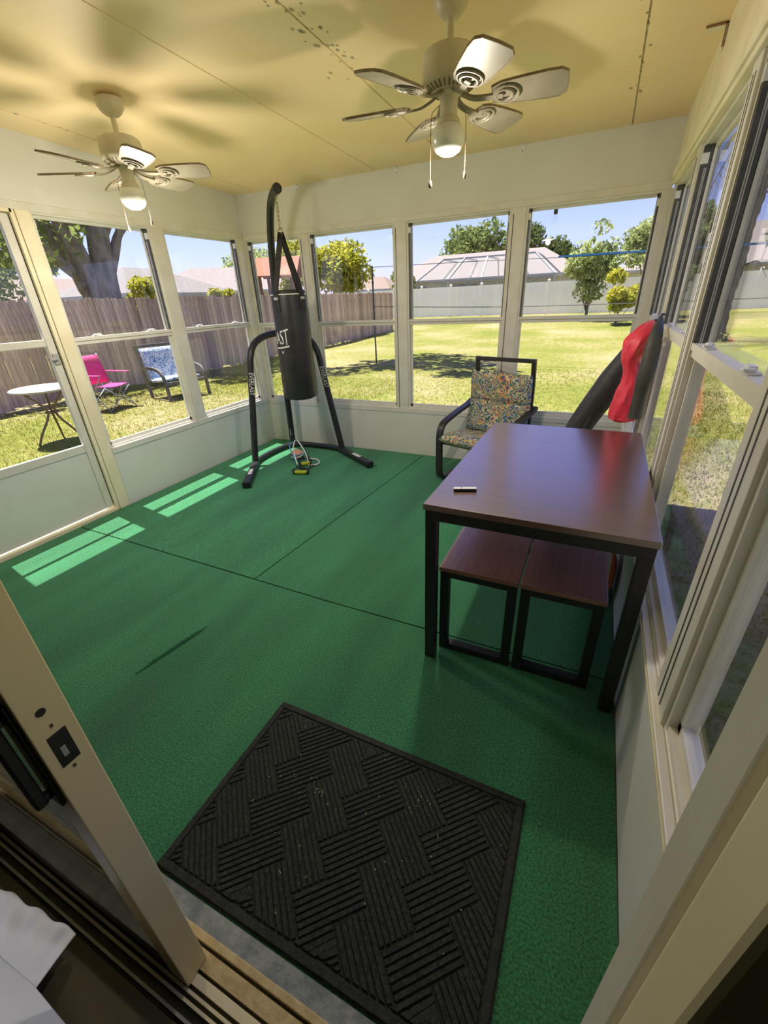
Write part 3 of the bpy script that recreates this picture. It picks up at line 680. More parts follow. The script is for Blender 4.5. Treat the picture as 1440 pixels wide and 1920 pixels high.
def pad(prof, hw, th, name, nseg=(25, 21), tuft=(), smooth=True):
    L = bez(prof, nseg[0])
    top = []; mb = MB(); n = len(L); m = nseg[1]
    def nrm(i):
        a = np.array(L[min(i+1, n-1)])-np.array(L[max(i-1, 0)]); a /= np.linalg.norm(a); return np.array([0, a[2], -a[1]])*(1)
    def pt(i, j, sgn):
        u = i/(n-1); v = j/(m-1)*2-1
        e = (1-abs(v)**6)*(1-abs(2*u-1)**10); e = max(e, .0)**.5
        for t0 in tuft: e *= 1-.55*math.exp(-((u-t0)/.035)**2)
        d = th*.5*e+.004; q = np.array(L[i]) + nrm(i)*(sgn*d)
        return (hw*v*(1-.02*abs(2*u-1)**6), q[1], q[2])
    vs = [pt(i, j, 1) for i in range(n) for j in range(m)]+[pt(i, j, -1) for i in range(n) for j in range(m)]; o = n*m; fs = []
    for i in range(n-1):
        for j in range(m-1):
            a = i*m+j; fs.append((a, a+1, a+m+1, a+m)); fs.append((o+a, o+a+m, o+a+m+1, o+a+1))
    for i in range(n-1):
        fs += [(i*m, (i+1)*m, o+(i+1)*m, o+i*m), (i*m+m-1, o+i*m+m-1, o+(i+1)*m+m-1, (i+1)*m+m-1)]
    for j in range(m-1):
        fs += [(j, o+j, o+j+1, j+1), ((n-1)*m+j, (n-1)*m+j+1, o+(n-1)*m+j+1, o+(n-1)*m+j)]
    mb.add(vs, fs); o_ = mb.build(name, paisley, ch, smooth=smooth); bm = bmesh.new(); bm.from_mesh(o_.data); bmesh.ops.recalc_face_normals(bm, faces=bm.faces); bm.to_mesh(o_.data); bm.free(); return o_
pad([(0, yF-.035, .375), (0, yF+.10, .372), (0, yF+.26, .345), (0, yF+.40, .325)], .270, .085, 'seat_cushion')
pad([(0, yF+.345, .375), (0, yF+.385, .46), (0, yF+.412, .58), (0, yF+.418, .70), (0, yF+.412, .845)], .268, .085, 'back_cushion', (37, 21), tuft=(.60,))

# ---- bags hanging at the right corner
def blob_path(path, rfn, n=16, name='bag_body', mat=dark_cloth, parent=None, wob=.12, flat=1.0, seed=1):
    R = random.Random(seed); ph = [R.uniform(0, 6) for _ in range(6)]
    def sec(t):
        r = rfn(t); return [(r*(1+wob*math.sin(3*a+ph[0]+5*t)+wob*.6*math.sin(5*a+ph[1]-9*t))*math.cos(a), flat*r*(1+wob*math.sin(2*a+ph[2]+7*t))*math.sin(a)) for a in [2*math.pi*i/n for i in range(n)]]
    return MB().sweep(path, sec).build(name, mat, parent, smooth=True, auto=55)
hook = Vector((3.535, -1.12, 1.245))
db = empty('long_bag', (2.99, -1.055, 0)); tag(db, 'long charcoal carry bag leaning in the right corner behind the table', 'bag')
A = np.array([0., 0., .03]); B = np.array([.475, 0., 1.19])
path = [tuple(A+(B-A)*t+np.array([.012*math.sin(9*t), .01*math.sin(5*t), 0])) for t in np.linspace(0, 1, 24)]
blob_path(path, lambda t: .072*min(1, .75+t*3)*(1 if t < .8 else 1-(t-.8)*2.6), 14, 'bag_body', dark_cloth, db, .06)
MB().tube(bez([tuple(B), (.51, -.03, 1.225), (.530, -.04, 1.247)], 8), .007, 6).build('strap', black_web, db)
MB().bar((.20, -.075, .50), (.30, -.075, .75), .018, .004, up=(0, 1, 0)).build('buckle_strap', olive_cloth, db)
rb = empty('red_bag', (3.440, -1.235, .775)); tag(rb, 'crumpled red drawstring bag hanging from the right window latch', 'bag')
path = bez([(.055, .10, .475), (.03, .04, .44), (.0, .0, .38), (-.012, 0, .31), (.004, 0, .235), (.010, 0, .17), (.0, .0, .08), (.0, 0, .0)], 56)
def rr(t):
    if t < .30: return .008+.155*t*(1.15-t)
    if t < .50: return .0475-.07*(t-.30)
    if t < .60: return .0335+.02*(t-.50)
    return .0355+.019*min(1, (t-.60)/.25)
def crumple(t):
    r = rr(t); n = 30; out = []
    for i in range(n):
        a = 2*math.pi*i/n; f = 1+.16*math.sin(3*a+4*t)*(1-t)+.10*abs(math.sin(4*a-11*t))+.07*math.sin(7*a+17*t)
        out.append((r*f*math.cos(a)*1.12, r*f*math.sin(a)*.9))
    return out
MB().sweep(path, crumple).build('bag_body', red_cloth, rb, smooth=True, auto=40)
MB().lathe([(.0, -.012), (.042, -.010), (.052, .0), (.05, .012)], n=18).build('base', red_cloth, rb, smooth=True)
MB().tube(bez([(.055, .10, .475), (.075, .12, .478), (.092, .115, .47)], 8), .006, 6).build('drawcord', black_web, rb)
gb = empty('grey_bag', (3.492, -1.385, .82)); tag(gb, 'slim dark olive bag hanging between the red bag and the window', 'bag')
blob_path(bez([(.028, .18, .45), (.012, .06, .38), (.005, 0, .25), (0, 0, .12), (.0, 0, .0)], 30), lambda t: .010+.026*math.sin(min(1, t*1.3)*math.pi*.72), 12, 'bag_body', olive_cloth, gb, .10, 1, 5)
MB().tube(bez([(.028, .18, .45), (.036, .21, .462), (.044, .23, .46)], 6), .006, 6).build('strap', black_web, gb)

# ---- punching bag stand
def refl(p): a, b = p[0]-.757, p[1]+.553; return (.757-b, -.553-a, p[2])
bs = empty('bag_stand', (.43, -.226, .003)); tag(bs, 'black steel punching bag stand in the back left corner', 'exercise stand')
def bpart(mb, name, mat, par=None, smooth=False, bevel=0):
    mb.v = [(x-.43, y+.226, z) for x, y, z in mb.v]; return mb.build(name, mat, par or bs, smooth=smooth, bevel=bevel, auto=40 if smooth else None)
post = bez([(.43, -.226, .04), (.45, -.24, .6), (.48, -.262, 1.15), (.545, -.31, 1.6), (.62, -.37, 1.92), (.72, -.45, 2.10), (.82, -.53, 2.158), (.905, -.60, 2.166)], 60)
bpart(MB().tube(post, .030, 14), 'post', black_metal, smooth=True)
bpart(MB().tube([(.898, -.594, 2.166), (.930, -.620, 2.166)], .035, 18), 'end_cap', black_plastic, smooth=True)
def leg_label(p, q, nm):
    pass
lft = [(.44, -.851, .045), (.44, -.775, .45), (.44, -.70, .85), (.442, -.672, .98), (.446, -.61, 1.075), (.450, -.50, 1.125), (.458, -.38, 1.145), (.474, -.262, 1.15)]
for i, T in enumerate((lambda p: p, refl)):
    bpart(MB().tube(bez([T(p) for p in lft], 56), .030, 12), 'leg', black_metal, smooth=True)
    a = Vector(T((.425, -.825, .03))); b = Vector(T((.735, -1.318, .03)))
    bpart(MB().bar(a, b, .062, .05), 'foot', black_metal, bevel=.008)
    d = (b-a).normalized(); bpart(MB().bar(b-d*.03, b+d*.012, .072, .058), 'foot_cap', black_plastic, bevel=.01)
    c1 = a+(b-a)*.45+Vector((0, 0, .0262)); c2 = a+(b-a)*.68+Vector((0, 0, .0262)); bpart(MB().bar(c1, c2, .034, .0012), 'warning_label', letter_white)
# base ring: two quarter curves meeting at the post
rg = [(.425, -.825, .03), (.395, -.70, .03), (.385, -.50, .03), (.40, -.33, .03), (.43, -.226, .03)]
for T in (lambda p: p, refl): bpart(MB().tube(bez([T(p) for p in rg], 24), .026, 10), 'base_tube', black_metal, smooth=True)
dP = Vector((CAM[0]-.43, CAM[1]+.226, 0)).normalized(); px = Vector((.43, -.226, 0))+dP*.0315
bpart(MB().bar(px+Vector((0, 0, .14)), px+Vector((0, 0, .34)), .026, .002, up=tuple(dP)), 'post_label', letter_white)
# lettering on the legs
def place_text(me, mat, name, parent, M4):
    o = bpy.data.objects.new(name, me); COL.objects.link(o); me.materials.clear(); me.materials.append(mat); o.parent = parent; o.matrix_local = Matrix.Translation(-parent.location) @ M4; return o
lt = text_mesh('EVERLAST', .058, .0006)
for v in lt.vertices: v.co.x *= .78
for T, flip in ((lambda p: p, 1), (refl, 1)):
    p = Vector(T((.44, -.736, .66))); q = Vector(T((.44, -.700, .85))); up = (q-p).normalized(); fd = Vector((CAM[0]-p.x, CAM[1]-p.y, 0)).normalized(); fd = (fd-up*fd.dot(up)).normalized()
    rx_ = -up; ry_ = fd.cross(rx_); R = Matrix((rx_, ry_, fd)).transposed().to_4x4()
    place_text(lt.copy(), letter_white, 'leg_lettering', bs, Matrix.Translation((p+q)/2+fd*.0312) @ R)

# ---- punching bag
bgx, bgy = .861, -.556
pb = empty('punching_bag', (bgx, bgy, .62)); tag(pb, 'black vinyl punching bag hanging from the stand by chain and straps', 'punching bag')
R_ = .146
MB().lathe([(0, .004), (R_*.80, .0), (R_*.97, .012), (R_, .035), (R_, .40), (R_*.995, .83), (R_*.97, .868), (R_*.90, .880), (0, .884)], n=40).build('body', black_vinyl, pb, smooth=True, auto=50)
MB().lathe([(R_+.0005, .845), (R_+.0015, .849), (R_+.0005, .853)], n=40).build('piping', letter_white, pb, smooth=True)
apex = Vector((0, 0, 1.285))
for k in range(4):
    a = math.radians(45+90*k-52); top = Vector((R_*1.0*math.cos(a), R_*1.0*math.sin(a), .86)); low = Vector((R_*1.01*math.cos(a), R_*1.01*math.sin(a), .72))
    mb = MB(); mb.bar(apex, top, .058, .004, up=(math.cos(a), math.sin(a), .3)); mb.bar(top, low, .058, .004, up=(math.cos(a), math.sin(a), 0)); mb.build('strap', black_web, pb)
    MB().bar(low+Vector((.003*math.cos(a), .003*math.sin(a), .09)), low+Vector((.003*math.cos(a), .003*math.sin(a), .11)), .046, .004, up=(math.cos(a), math.sin(a), 0)).build('strap_buckle', steel, pb)
MB().tube([(.022*math.cos(a), .022*math.sin(a)*.3, 1.295+.02*math.sin(a)) for a in np.linspace(0, 2*math.pi, 16)[:-1]], .004, 6, closed=True).build('strap_ring', steel, pb)
z = 1.31; top_z = 2.135-.62; i = 0; mb = MB()
while z < top_z:
    L = .034; pts = []
    for a in np.linspace(0, 2*math.pi, 12)[:-1]:
        q = (.009*math.cos(a), 0) if i % 2 else (0, .009*math.cos(a))
        pts.append((q[0], q[1], z+.017*math.sin(a)+.012))
    MB().tube(pts, .0032, 5, closed=True).build('chain_link', steel, pb); z += .0275; i += 1
# EVERLAST wordmark wrapped on the cylinder, mostly turned to the left
me = text_mesh('EVERLAST', .125, .0006)
fa = math.atan2(CAM[1]-bgy, CAM[0]-bgx)
ctr = fa - math.radians(88)
for v in me.vertices:
    x, y, zz = v.co; a = ctr + x*.66/R_; r = R_+.0012+zz
    yy = y*1.05+.010*(x/.25) + (.016*math.copysign(1, y)*(abs(x)/.25)**2)
    v.co = (r*math.cos(a), r*math.sin(a), .515+yy)
me.update(); o = bpy.data.objects.new('bag_lettering', me); COL.objects.link(o); me.materials.append(letter_white); o.parent = pb
mb = MB()
for aa, bb in ((-.32, -.02),):
    def uf(u, v): a = ctr+math.radians(-70+140*u); r = R_+.0015; return (r*math.cos(a), r*math.sin(a), .435+.012*v+.018*abs(2*u-1)**2)
    mb.grid(uf, 24, 2)
mb.build('underline_swash', letter_white, pb)
tp = text_mesh('H', .03, .0006); 
mk = MB(); 
def tick(u, v):
    a = fa-math.radians(52-11*u); zz = .395+.02*abs(2*u-1)+.010*v; return ((R_+.0015)*math.cos(a), (R_+.0015)*math.sin(a), zz)
mk.grid(tick, 9, 2).build('tick_mark', letter_white, pb)
bpy.data.meshes.remove(tp)
def redtag(u, v):
    a = fa+math.radians(42+14*u); zz = .79+.05*v; return ((R_+.0016)*math.cos(a), (R_+.0016)*math.sin(a), zz)
MB().grid(redtag, 6, 2).build('red_tag', red_print, pb)

# ---- resistance bands heaped at the foot of the post
rbn = empty('resistance_bands', (.93, -.80, .003)); tag(rbn, 'heap of resistance bands with lime foam handles under the punching bag', 'exercise bands')
c0 = np.array(onz(566, 885, .02)); c1 = np.array(onz(562, 862, .03))
def rel(p): return (p[0]-.93, p[1]+.80, p[2])
def band_handle(pxa, pxb, z):
    a = rel(onz(*pxa, z)); b = rel(onz(*pxb, z)); h = MB().tube([a, b], .0175, 12).build('grip', lime_foam, rbn, smooth=True, auto=40)
    d = (Vector(b)-Vector(a)).normalized()
    for e, s in ((a, -1), (b, 1)): MB().tube([Vector(e)+d*s*-.004, Vector(e)+d*s*.012], .019, 12).build('end_cap', black_plastic, h, smooth=True, auto=40)
    m = (Vector(a)+Vector(b))/2; back = Vector((-.6, .75, 0)).normalized()
    MB().tube(bez([Vector(a)-d*.005, Vector(a)-d*.02+back*.05, m+back*.11+Vector((0, 0, .01)), Vector(b)+d*.02+back*.05, Vector(b)+d*.005], 20), .006, 6).build('strap_loop', black_web, h)
band_handle((553, 886), (576, 886), .019); band_handle((564, 871), (581, 868), .03)
tangles = [([(556, 868), (548, 850), (543, 838), (549, 828)], .03, .16, blue_tube), ([(558, 872), (552, 852), (550, 838), (553, 826)], .02, .18, white_plastic), ([(579, 868), (574, 852), (566, 838), (558, 826)], .02, .18, white_plastic), ([(582, 872), (577, 855), (570, 842), (562, 828)], .02, .15, black_web), ([(572, 872), (590, 872), (599, 868), (594, 862), (582, 860)], .012, .02, white_plastic), ([(556, 874), (566, 880), (580, 878), (590, 870)], .012, .014, black_web)]
for pts, za, zb, mt in tangles:
    n = len(pts); P = [rel(onz(u, v, za+(zb-za)*i/(n-1))) for i, (u, v) in enumerate(pts)]
    # keep the strands in the heap's own depth: slide towards the post
    MB().tube(bez(P, 20), .0065, 7).build('band_tube', mt, rbn, smooth=True)
q = rel(onz(557, 852, .055)); mb = MB()
def lump(u, v):
    a = u*2*math.pi; t = v*math.pi; k = 1+.12*math.sin(3*a+1)*math.sin(2*t)
    return (q[0]+.062*k*math.sin(t)*math.cos(a), q[1]+.05*k*math.sin(t)*math.sin(a), max(.002, q[2]+.05*k*math.cos(t)))
mb.grid(lump, 22, 12).build('coiled_pad', peach_tube, rbn, smooth=True)
for k in range(3):
    a0 = k*2.1; MB().tube([(q[0]+.066*math.cos(a), q[1]+.054*math.sin(a), max(.008, q[2]+.02*math.sin(a+a0)-.01*k)) for a in np.linspace(0, 2*math.pi, 18)[:-1]], .006, 6, closed=True).build('band_loop', (white_plastic, blue_tube, black_web)[k], rbn, smooth=True)

# ---- ceiling fans
def make_fan():
    e = empty('ceiling_fan', (0, 0, 0))
    MB().lathe([(.0, .0), (.062, .0), (.064, -.012), (.060, -.035), (.045, -.055), (.030, -.066), (.0, -.067)], n=28).build('canopy', fan_cream, e, smooth=True, auto=50)
    MB().lathe([(.0125, -.06), (.0125, -.135), (.018, -.137), (.018, -.152), (.0, -.152)], n=14).build('downrod', fan_cream, e, smooth=True, auto=40)
    mo = MB().lathe([(.0, -.148), (.085, -.150), (.099, -.160), (.102, -.175), (.102, -.232), (.098, -.246), (.085, -.258), (.060, -.268), (.0, -.268)], n=36).build('motor_housing', fan_cream, e, smooth=True, auto=35)
    for k in range(30):
        a = 2*math.pi*k/30; p = Vector((.070*math.cos(a), .070*math.sin(a), -.2662)); q = Vector((.093*math.cos(a), .093*math.sin(a), -.2528)); MB().bar(p, q, .006, .003).build('vent_slot', fan_edge, mo)
    MB().lathe([(.0, -.262), (.050, -.262), (.052, -.27), (.034, -.28), (.033, -.335), (.042, -.345), (.044, -.358), (.0, -.358)], n=26).build('light_fitter', fan_cream, e, smooth=True, auto=35)
    MB().lathe([(.040, -.356), (.052, -.366), (.062, -.385), (.065, -.402), (.060, -.424), (.046, -.443), (.025, -.454), (.0, -.457)], n=30).build('globe', globe_mat, e, smooth=True)
    for a, L, r in ((math.radians(25), .16, .006), (math.radians(200), .185, .008)):
        x, y = .042*math.cos(a), .042*math.sin(a)
        c = MB().tube(bez([(x*.8, y*.8, -.30), (x*1.25, y*1.25, -.312), (x*1.6, y*1.6, -.345), (x*1.65, y*1.65, -.345-L)], 14), .0013, 5).build('pull_chain', bistro_leg, e)
        MB().lathe([(0, .012), (r*.7, .008), (r, -.004), (r*.7, -.014), (0, -.016)], (x*1.65, y*1.65, -.345-L-.01), 10).build('pull_knob', bistro_leg, c, smooth=True)
    return e
def blades(e, a0, zb=-.292, R=.425):
    out = [(.165, -.040), (.20, -.056), (.27, -.064), (.36, -.070), (.405, -.068), (.428, -.050), (.432, 0), (.428, .050), (.405, .068), (.36, .070), (.27, .064), (.20, .056), (.165, .040)]
    first = None
    for k in range(6):
        a = a0+k*math.pi/3
        if first is None:
            h = empty_b = None
            # blade mesh in its own frame, pitched
            mb = MB(); n = len(out); s = R/.432
            o = mb.prism([(x*s, y*s) for x, y in out], -.003, .003).build('blade', fan_cream_shaded, e)
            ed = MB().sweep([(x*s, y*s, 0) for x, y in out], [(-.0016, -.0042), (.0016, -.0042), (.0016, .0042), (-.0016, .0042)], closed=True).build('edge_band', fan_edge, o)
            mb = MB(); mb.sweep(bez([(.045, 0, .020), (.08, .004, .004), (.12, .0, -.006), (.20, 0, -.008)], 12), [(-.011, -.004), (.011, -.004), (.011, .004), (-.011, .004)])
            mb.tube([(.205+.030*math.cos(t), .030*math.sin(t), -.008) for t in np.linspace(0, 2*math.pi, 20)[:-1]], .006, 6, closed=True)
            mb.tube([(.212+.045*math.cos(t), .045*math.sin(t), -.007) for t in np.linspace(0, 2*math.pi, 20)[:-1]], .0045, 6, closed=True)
            ir = mb.build('blade_iron', fan_cream_shaded, o)
            first = o
        else: o = copy_tree(first, e)
        o.location = (0, 0, zb); o.rotation_euler = (math.radians(-13), 0, a); o.rotation_mode = 'XYZ'
FX, FY = 2.603, -1.755
f1 = make_fan(); f1.location = (FX, FY, zc(FY)); tag(f1, 'nearer six blade cream ceiling fan with globe light, above the table', 'ceiling fan', 'porch ceiling fans')
f2 = copy_tree(f1); f2.location = (.868, -1.841, zc(-1.841)-.012); tag(f2, 'farther six blade cream ceiling fan with globe light, by the left wall', 'ceiling fan', 'porch ceiling fans')
# fill lights added just below each unlit globe to brighten the porch
def fill_light(e, power, kind, size, z):
    ld = bpy.data.lights.new('fill_light', kind); ld.energy = power; ld.color = (1, .90, .76)
    if kind == 'AREA': ld.shape = 'DISK'; ld.size = size
    else: ld.shadow_soft_size = size
    o = bpy.data.objects.new('fill_light', ld); COL.objects.link(o); o.parent = e; o.location = (0, 0, z)
fill_light(f1, 4.0, 'AREA', .11, -.462); fill_light(f1, 4.8, 'POINT', .022, -.485); fill_light(f2, 3.0, 'AREA', .11, -.462); fill_light(f2, 8.0, 'POINT', .09, -.555)
blades(f1, math.radians(7)); blades(f2, math.radians(31))

# ---- curtain on the house floor beside the door
ct = empty('curtain', (2.15, -3.80, 0)); tag(ct, 'white ruffled voile curtain lying on the floor at the lower left', 'curtain')
def c_rel(p): return (p[0]-2.15, p[1]+3.80, p[2])
def patch(c00, c10, c11, c01, zf, name, ruffle):
    def f(u, v):
        px_ = (1-u)*(1-v)*c00[0]+u*(1-v)*c10[0]+u*v*c11[0]+(1-u)*v*c01[0]; py_ = (1-u)*(1-v)*c00[1]+u*(1-v)*c10[1]+u*v*c11[1]+(1-u)*v*c01[1]
        py_ += ruffle*math.sin(u*26)*(1-v)**2*.8; z = zf(u, v); return c_rel(onz(px_, py_, z))
    return f
mb = MB(); mb.grid(patch((-60, 1630), (142, 1750), (66, 1856), (-60, 1770), lambda u, v: .03+.10*v+.010*math.sin(u*24+v*2)*(1-.6*v)+.012*math.sin(v*7+u*2), 'a', 5), 40, 20)
o = mb.build('hem_panel', lace, ct, smooth=True); md = o.modifiers.new('solid', 'SOLIDIFY'); md.thickness = .003
mb = MB(); mb.grid(patch((-60, 1745), (60, 1850), (150, 1960), (-60, 1960), lambda u, v: .26+.16*v+.02*math.sin(u*5+1)*(1-v), 'b', 0), 24, 18)
o = mb.build('drape', lace, ct, smooth=True); md = o.modifiers.new('solid', 'SOLIDIFY'); md.thickness = .003

# ================================================================ OUTSIDE
def gz(x, y): return GZ + max(0, min(1, (y-12)/15))*.30
nx, ny = 61, 71
def gfn(u, v):
    x = -45+100*u; y = -25+95*v; return (x, y, gz(x, y)+.012*math.sin(x*1.3)*math.sin(y*1.1)-.01)
gr = MB().grid(gfn, nx, ny).build('lawn', lawn, smooth=True); struct(gr, 'dry yellow green lawn around the porch', 'lawn')
# grass blades close to the porch
def grass(n, xa, xb, ya, yb, h0, h1, label):
    x = rng.uniform(xa, xb, n); y = rng.uniform(ya, yb, n); a = rng.uniform(0, math.pi, n); h = rng.uniform(h0, h1, n); wd = rng.uniform(.003, .007, n); lx = rng.normal(0, .022, n); ly = rng.normal(0, .022, n)
    z = np.full(n, GZ-.012)
    V = np.empty((n, 3, 3)); V[:, 0] = np.stack([x-wd*np.cos(a), y-wd*np.sin(a), z], 1); V[:, 1] = np.stack([x+wd*np.cos(a), y+wd*np.sin(a), z], 1); V[:, 2] = np.stack([x+lx, y+ly, z+h], 1)
    me = bpy.data.meshes.new('grass'); me.from_pydata(V.reshape(-1, 3).tolist(), [], np.arange(n*3).reshape(-1, 3).tolist()); me.update()
    o = bpy.data.objects.new('grass_blades', me); COL.objects.link(o); me.materials.append(blade_mat); tag(o, kind='stuff'); o.parent = gr; return o
grass(42000, XR+.12, 8.5, -3.4, 5, .015, .05, 'short dry grass outside the right windows')
grass(36000, -6.2, -.2, -3.5, 5, .015, .05, 'short grass in the left side yard by the fence')
grass(30000, -5, 8, .2, 7, .015, .045, 'short sunny grass behind the back windows')

# ---- wooden side fence
wf = empty('wooden_fence', (-6.5, 8, GZ)); tag(wf, 'weathered grey wooden picket fence along the left side yard', 'fence')
first = None; y = -4.5-8
pk = [(.0, 0), (.132, 0), (.132, 1.80), (.118, 1.83), (.014, 1.83), (.0, 1.80)]
mb = MB(); n6 = len(pk)
mb.add([(0, a, b) for a, b in pk]+[(.02, a, b) for a, b in pk], [tuple(range(n6)), tuple(reversed(range(n6, 12)))]+[(i, i+n6, (i+1) % n6+n6, (i+1) % n6) for i in range(n6)])
pme = mb.mesh('picket'); pme.materials.append(fence_wood); c = 0
while y < 10.0:
    o = bpy.data.objects.new('picket', pme); COL.objects.link(o); o.parent = wf; o.location = (random.uniform(-.008, .008), y, random.uniform(-.03, .03)+.02); o.rotation_euler = (random.gauss(0, .008), 0, 0); y += .142; c += 1
for z in (.35, .95, 1.55): MB().box(-.06, -.015, -12.5, 10.0, z, z+.09).build('fence_rail', fence_wood, wf)
# ---- white vinyl fence at the back
vf = empty('vinyl_fence', (0, 27, gz(0, 27))); tag(vf, 'long white vinyl panel fence across the back of the yard', 'fence')
mb = MB()
for k in range(13): mb.box(.06+k*.149, .06+k*.149+.142, -.02, .02, .08, 1.68)
mb.box(.05, 2.02, -.03, .03, 1.68, 1.80); mb.box(.05, 2.02, -.03, .03, .02, .10); vme = mb.mesh('panel'); vme.materials.append(fence_vinyl)
mb = MB().box(-.06, .06, -.06, .06, 0, 1.88); mb.lathe([(.09, 1.88), (.09, 1.90), (.0, 1.97)], n=4); vpo = mb.mesh('post'); vpo.materials.append(fence_vinyl)
for k in range(-8, 14):
    o = bpy.data.objects.new('panel', vme); COL.objects.link(o); o.parent = vf; o.location = (k*2.06, 0, 0)
    o = bpy.data.objects.new('post', vpo); COL.objects.link(o); o.parent = vf; o.location = (k*2.06, 0, 0)

# ---- net with pole
nt_ = empty('volleyball_net', (-2.3, 7.44, GZ)); tag(nt_, 'volleyball net on a thin dark pole in the back yard', 'net')
MB().tube([(0, 0, -.02), (0, 0, 2.36)], .022, 8).build('pole', net_dark, nt_, smooth=True)
MB().tube([(0, 0, 1.95), (0, 0, 2.02)], .03, 8).build('pole_collar', net_dark, nt_)
MB().tube(bez([(0, 0, 2.33), (2.5, 0, 2.29), (5.0, 0, 2.23), (7.5, 0, 2.22)], 20), .007, 5).build('top_cord', net_dark, nt_)
MB().bar((4.5, 0, 2.255), (10.5, 0, 2.20), .012, .036).build('top_tape', net_blue, nt_)
MB().tube(bez([(0, 0, 1.42), (3, 0, 1.32), (6, 0, 1.30), (10.5, 0, 1.34)], 16), .008, 5).build('bottom_cord', net_dark, nt_)
MB().tube([(10.5, 0, -.02), (10.5, 0, 2.3)], .022, 8).build('pole', net_dark, nt_, smooth=True)

# ---- left yard furniture
def px_ground(u, v): p = onz(u, v, GZ); return (p[0], p[1], GZ)
# folding camp chair
pc = empty('camp_chair', (0, 0, 0)); tag(pc, 'hot pink folding camp chair on the grass by the wooden fence', 'chair')
def camp(e):
    s = .25
    MB().grid(lambda u, v: (-s+2*s*u, -.22+.44*v, .40-.03*math.sin(math.pi*u)-.02*v), 9, 7).build('seat', pink_cloth, e, smooth=True).modifiers.new('t', 'SOLIDIFY').thickness = .006
    MB().grid(lambda u, v: (-s+2*s*u, .20+.12*v+.03*math.sin(math.pi*u), .40+.44*v), 9, 7).build('backrest', pink_cloth, e, smooth=True).modifiers.new('t', 'SOLIDIFY').thickness = .006
    for q in (-1, 1):
        MB().box(q*.27-.035, q*.27+.035, -.25, .24, .565, .578).build('armrest', pink_cloth, e, bevel=.004)
        for a, b in (((q*.25, -.24, 0), (q*.25, .22, .40)), ((q*.25, .24, 0), (q*.25, -.22, .57))): MB().tube([a, b], .009, 6).build('leg', steel_grey, e, smooth=True)
        MB().tube([(q*.25, .20, .0), (q*.25, .33, .86)], .009, 6).build('back_post', steel_grey, e, smooth=True)
    for yy in (-.24, .24):
        MB().tube([(-.25, yy, 0.01), (.25, yy, .38)], .008, 6).build('cross_brace', steel_grey, e, smooth=True); MB().tube([(.25, yy, 0.01), (-.25, yy, .38)], .008, 6).build('cross_brace', steel_grey, e, smooth=True)
steel_grey = pm('grey_tube_steel', (.35, .35, .36), None, rough=.4, metal=.6)
camp(pc); p = onz(214, 765, GZ); pc.location = (p[0], p[1], GZ); pc.rotation_euler = (0, 0, math.radians(96)); pc.scale = (1.08, 1.08, 1.08)
# patterned garden chair
gc = empty('garden_chair', (0, 0, 0)); tag(gc, 'low garden chair with blue and white patterned cover by the fence', 'chair')
MB().grid(lambda u, v: (-.30+.60*u, -.26+.50*v, .38-.05*v+.03*math.sin(math.pi*u)), 9, 9).build('seat_cover', blue_print, gc, smooth=True).modifiers.new('t', 'SOLIDIFY').thickness = .05
MB().grid(lambda u, v: (-.30+.60*u, .22+.16*v, .33+.55*v), 9, 9).build('back_cover', blue_print, gc, smooth=True).modifiers.new('t', 'SOLIDIFY').thickness = .06
for q in (-1, 1):
    MB().sweep(bez([(q*.35, -.34, .0), (q*.35, -.32, .30), (q*.35, -.24, .50), (q*.35, .05, .56), (q*.35, .36, .52)], 24), sec(.05, .035), up=(1, 0, 0)).build('arm', cane_brown, gc)
    MB().bar((q*.33, .28, 0), (q*.33, .42, .93), .04, .04).build('back_leg', cane_brown, gc)
MB().bar((-.33, .42, .92), (.33, .42, .92), .04, .04).build('top_rail', cane_brown, gc); MB().bar((-.35, -.30, .30), (.35, -.30, .30), .035, .05).build('front_rail', cane_brown, gc)
p = onz(338, 742, GZ); gc.location = (p[0], p[1], GZ); gc.rotation_euler = (0, 0, math.radians(78)); gc.scale = (1.2, 1.2, 1.05)
# round bistro table
bt = empty('bistro_table', (0, 0, 0)); tag(bt, 'round pale topped bistro table with curved brown legs outside the porch door', 'table')
MB().lathe([(0, .70), (.36, .70), (.375, .71), (.375, .725), (.36, .735), (0, .735)], n=36).build('top', tabletop_white, bt, smooth=True, auto=40)
for k in range(3):
    a = 2*math.pi*k/3+.5; c_, s_ = math.cos(a), math.sin(a)
    MB().tube(bez([(.30*c_, .30*s_, .0), (.22*c_, .22*s_, .14), (.07*c_, .07*s_, .34), (.06*c_, .06*s_, .46), (.20*c_, .20*s_, .64), (.27*c_, .27*s_, .70)], 22), .014, 7).build('leg', bistro_leg, bt, smooth=True)
MB().tube([(.075*math.cos(a), .075*math.sin(a), .40) for a in np.linspace(0, 2*math.pi, 18)[:-1]], .009, 6, closed=True).build('ring', bistro_leg, bt, smooth=True)
p = onz(92, 832, GZ); bt.location = (p[0]+.03, p[1]+.17, GZ)
# string light bulb under the back eave
sb = empty('string_bulb', (2.835, .115, 1.938)); tag(sb, 'clear string light bulb hanging outside the back right window', 'bulb')
MB().lathe([(0, .0), (.014, .0), (.014, -.030), (.011, -.034), (0, -.034)], n=12).build('socket', black_plastic, sb, smooth=True, auto=40)
MB().lathe([(.010, -.034), (.014, -.045), (.020, -.062), (.018, -.078), (.008, -.088), (0, -.09)], n=14).build('glass_bulb', glass, sb, smooth=True)
MB().tube([(0, 0, 0), (0, 0, zc(.115)-1.938)], .003, 5).build('cord', black_plastic, sb)

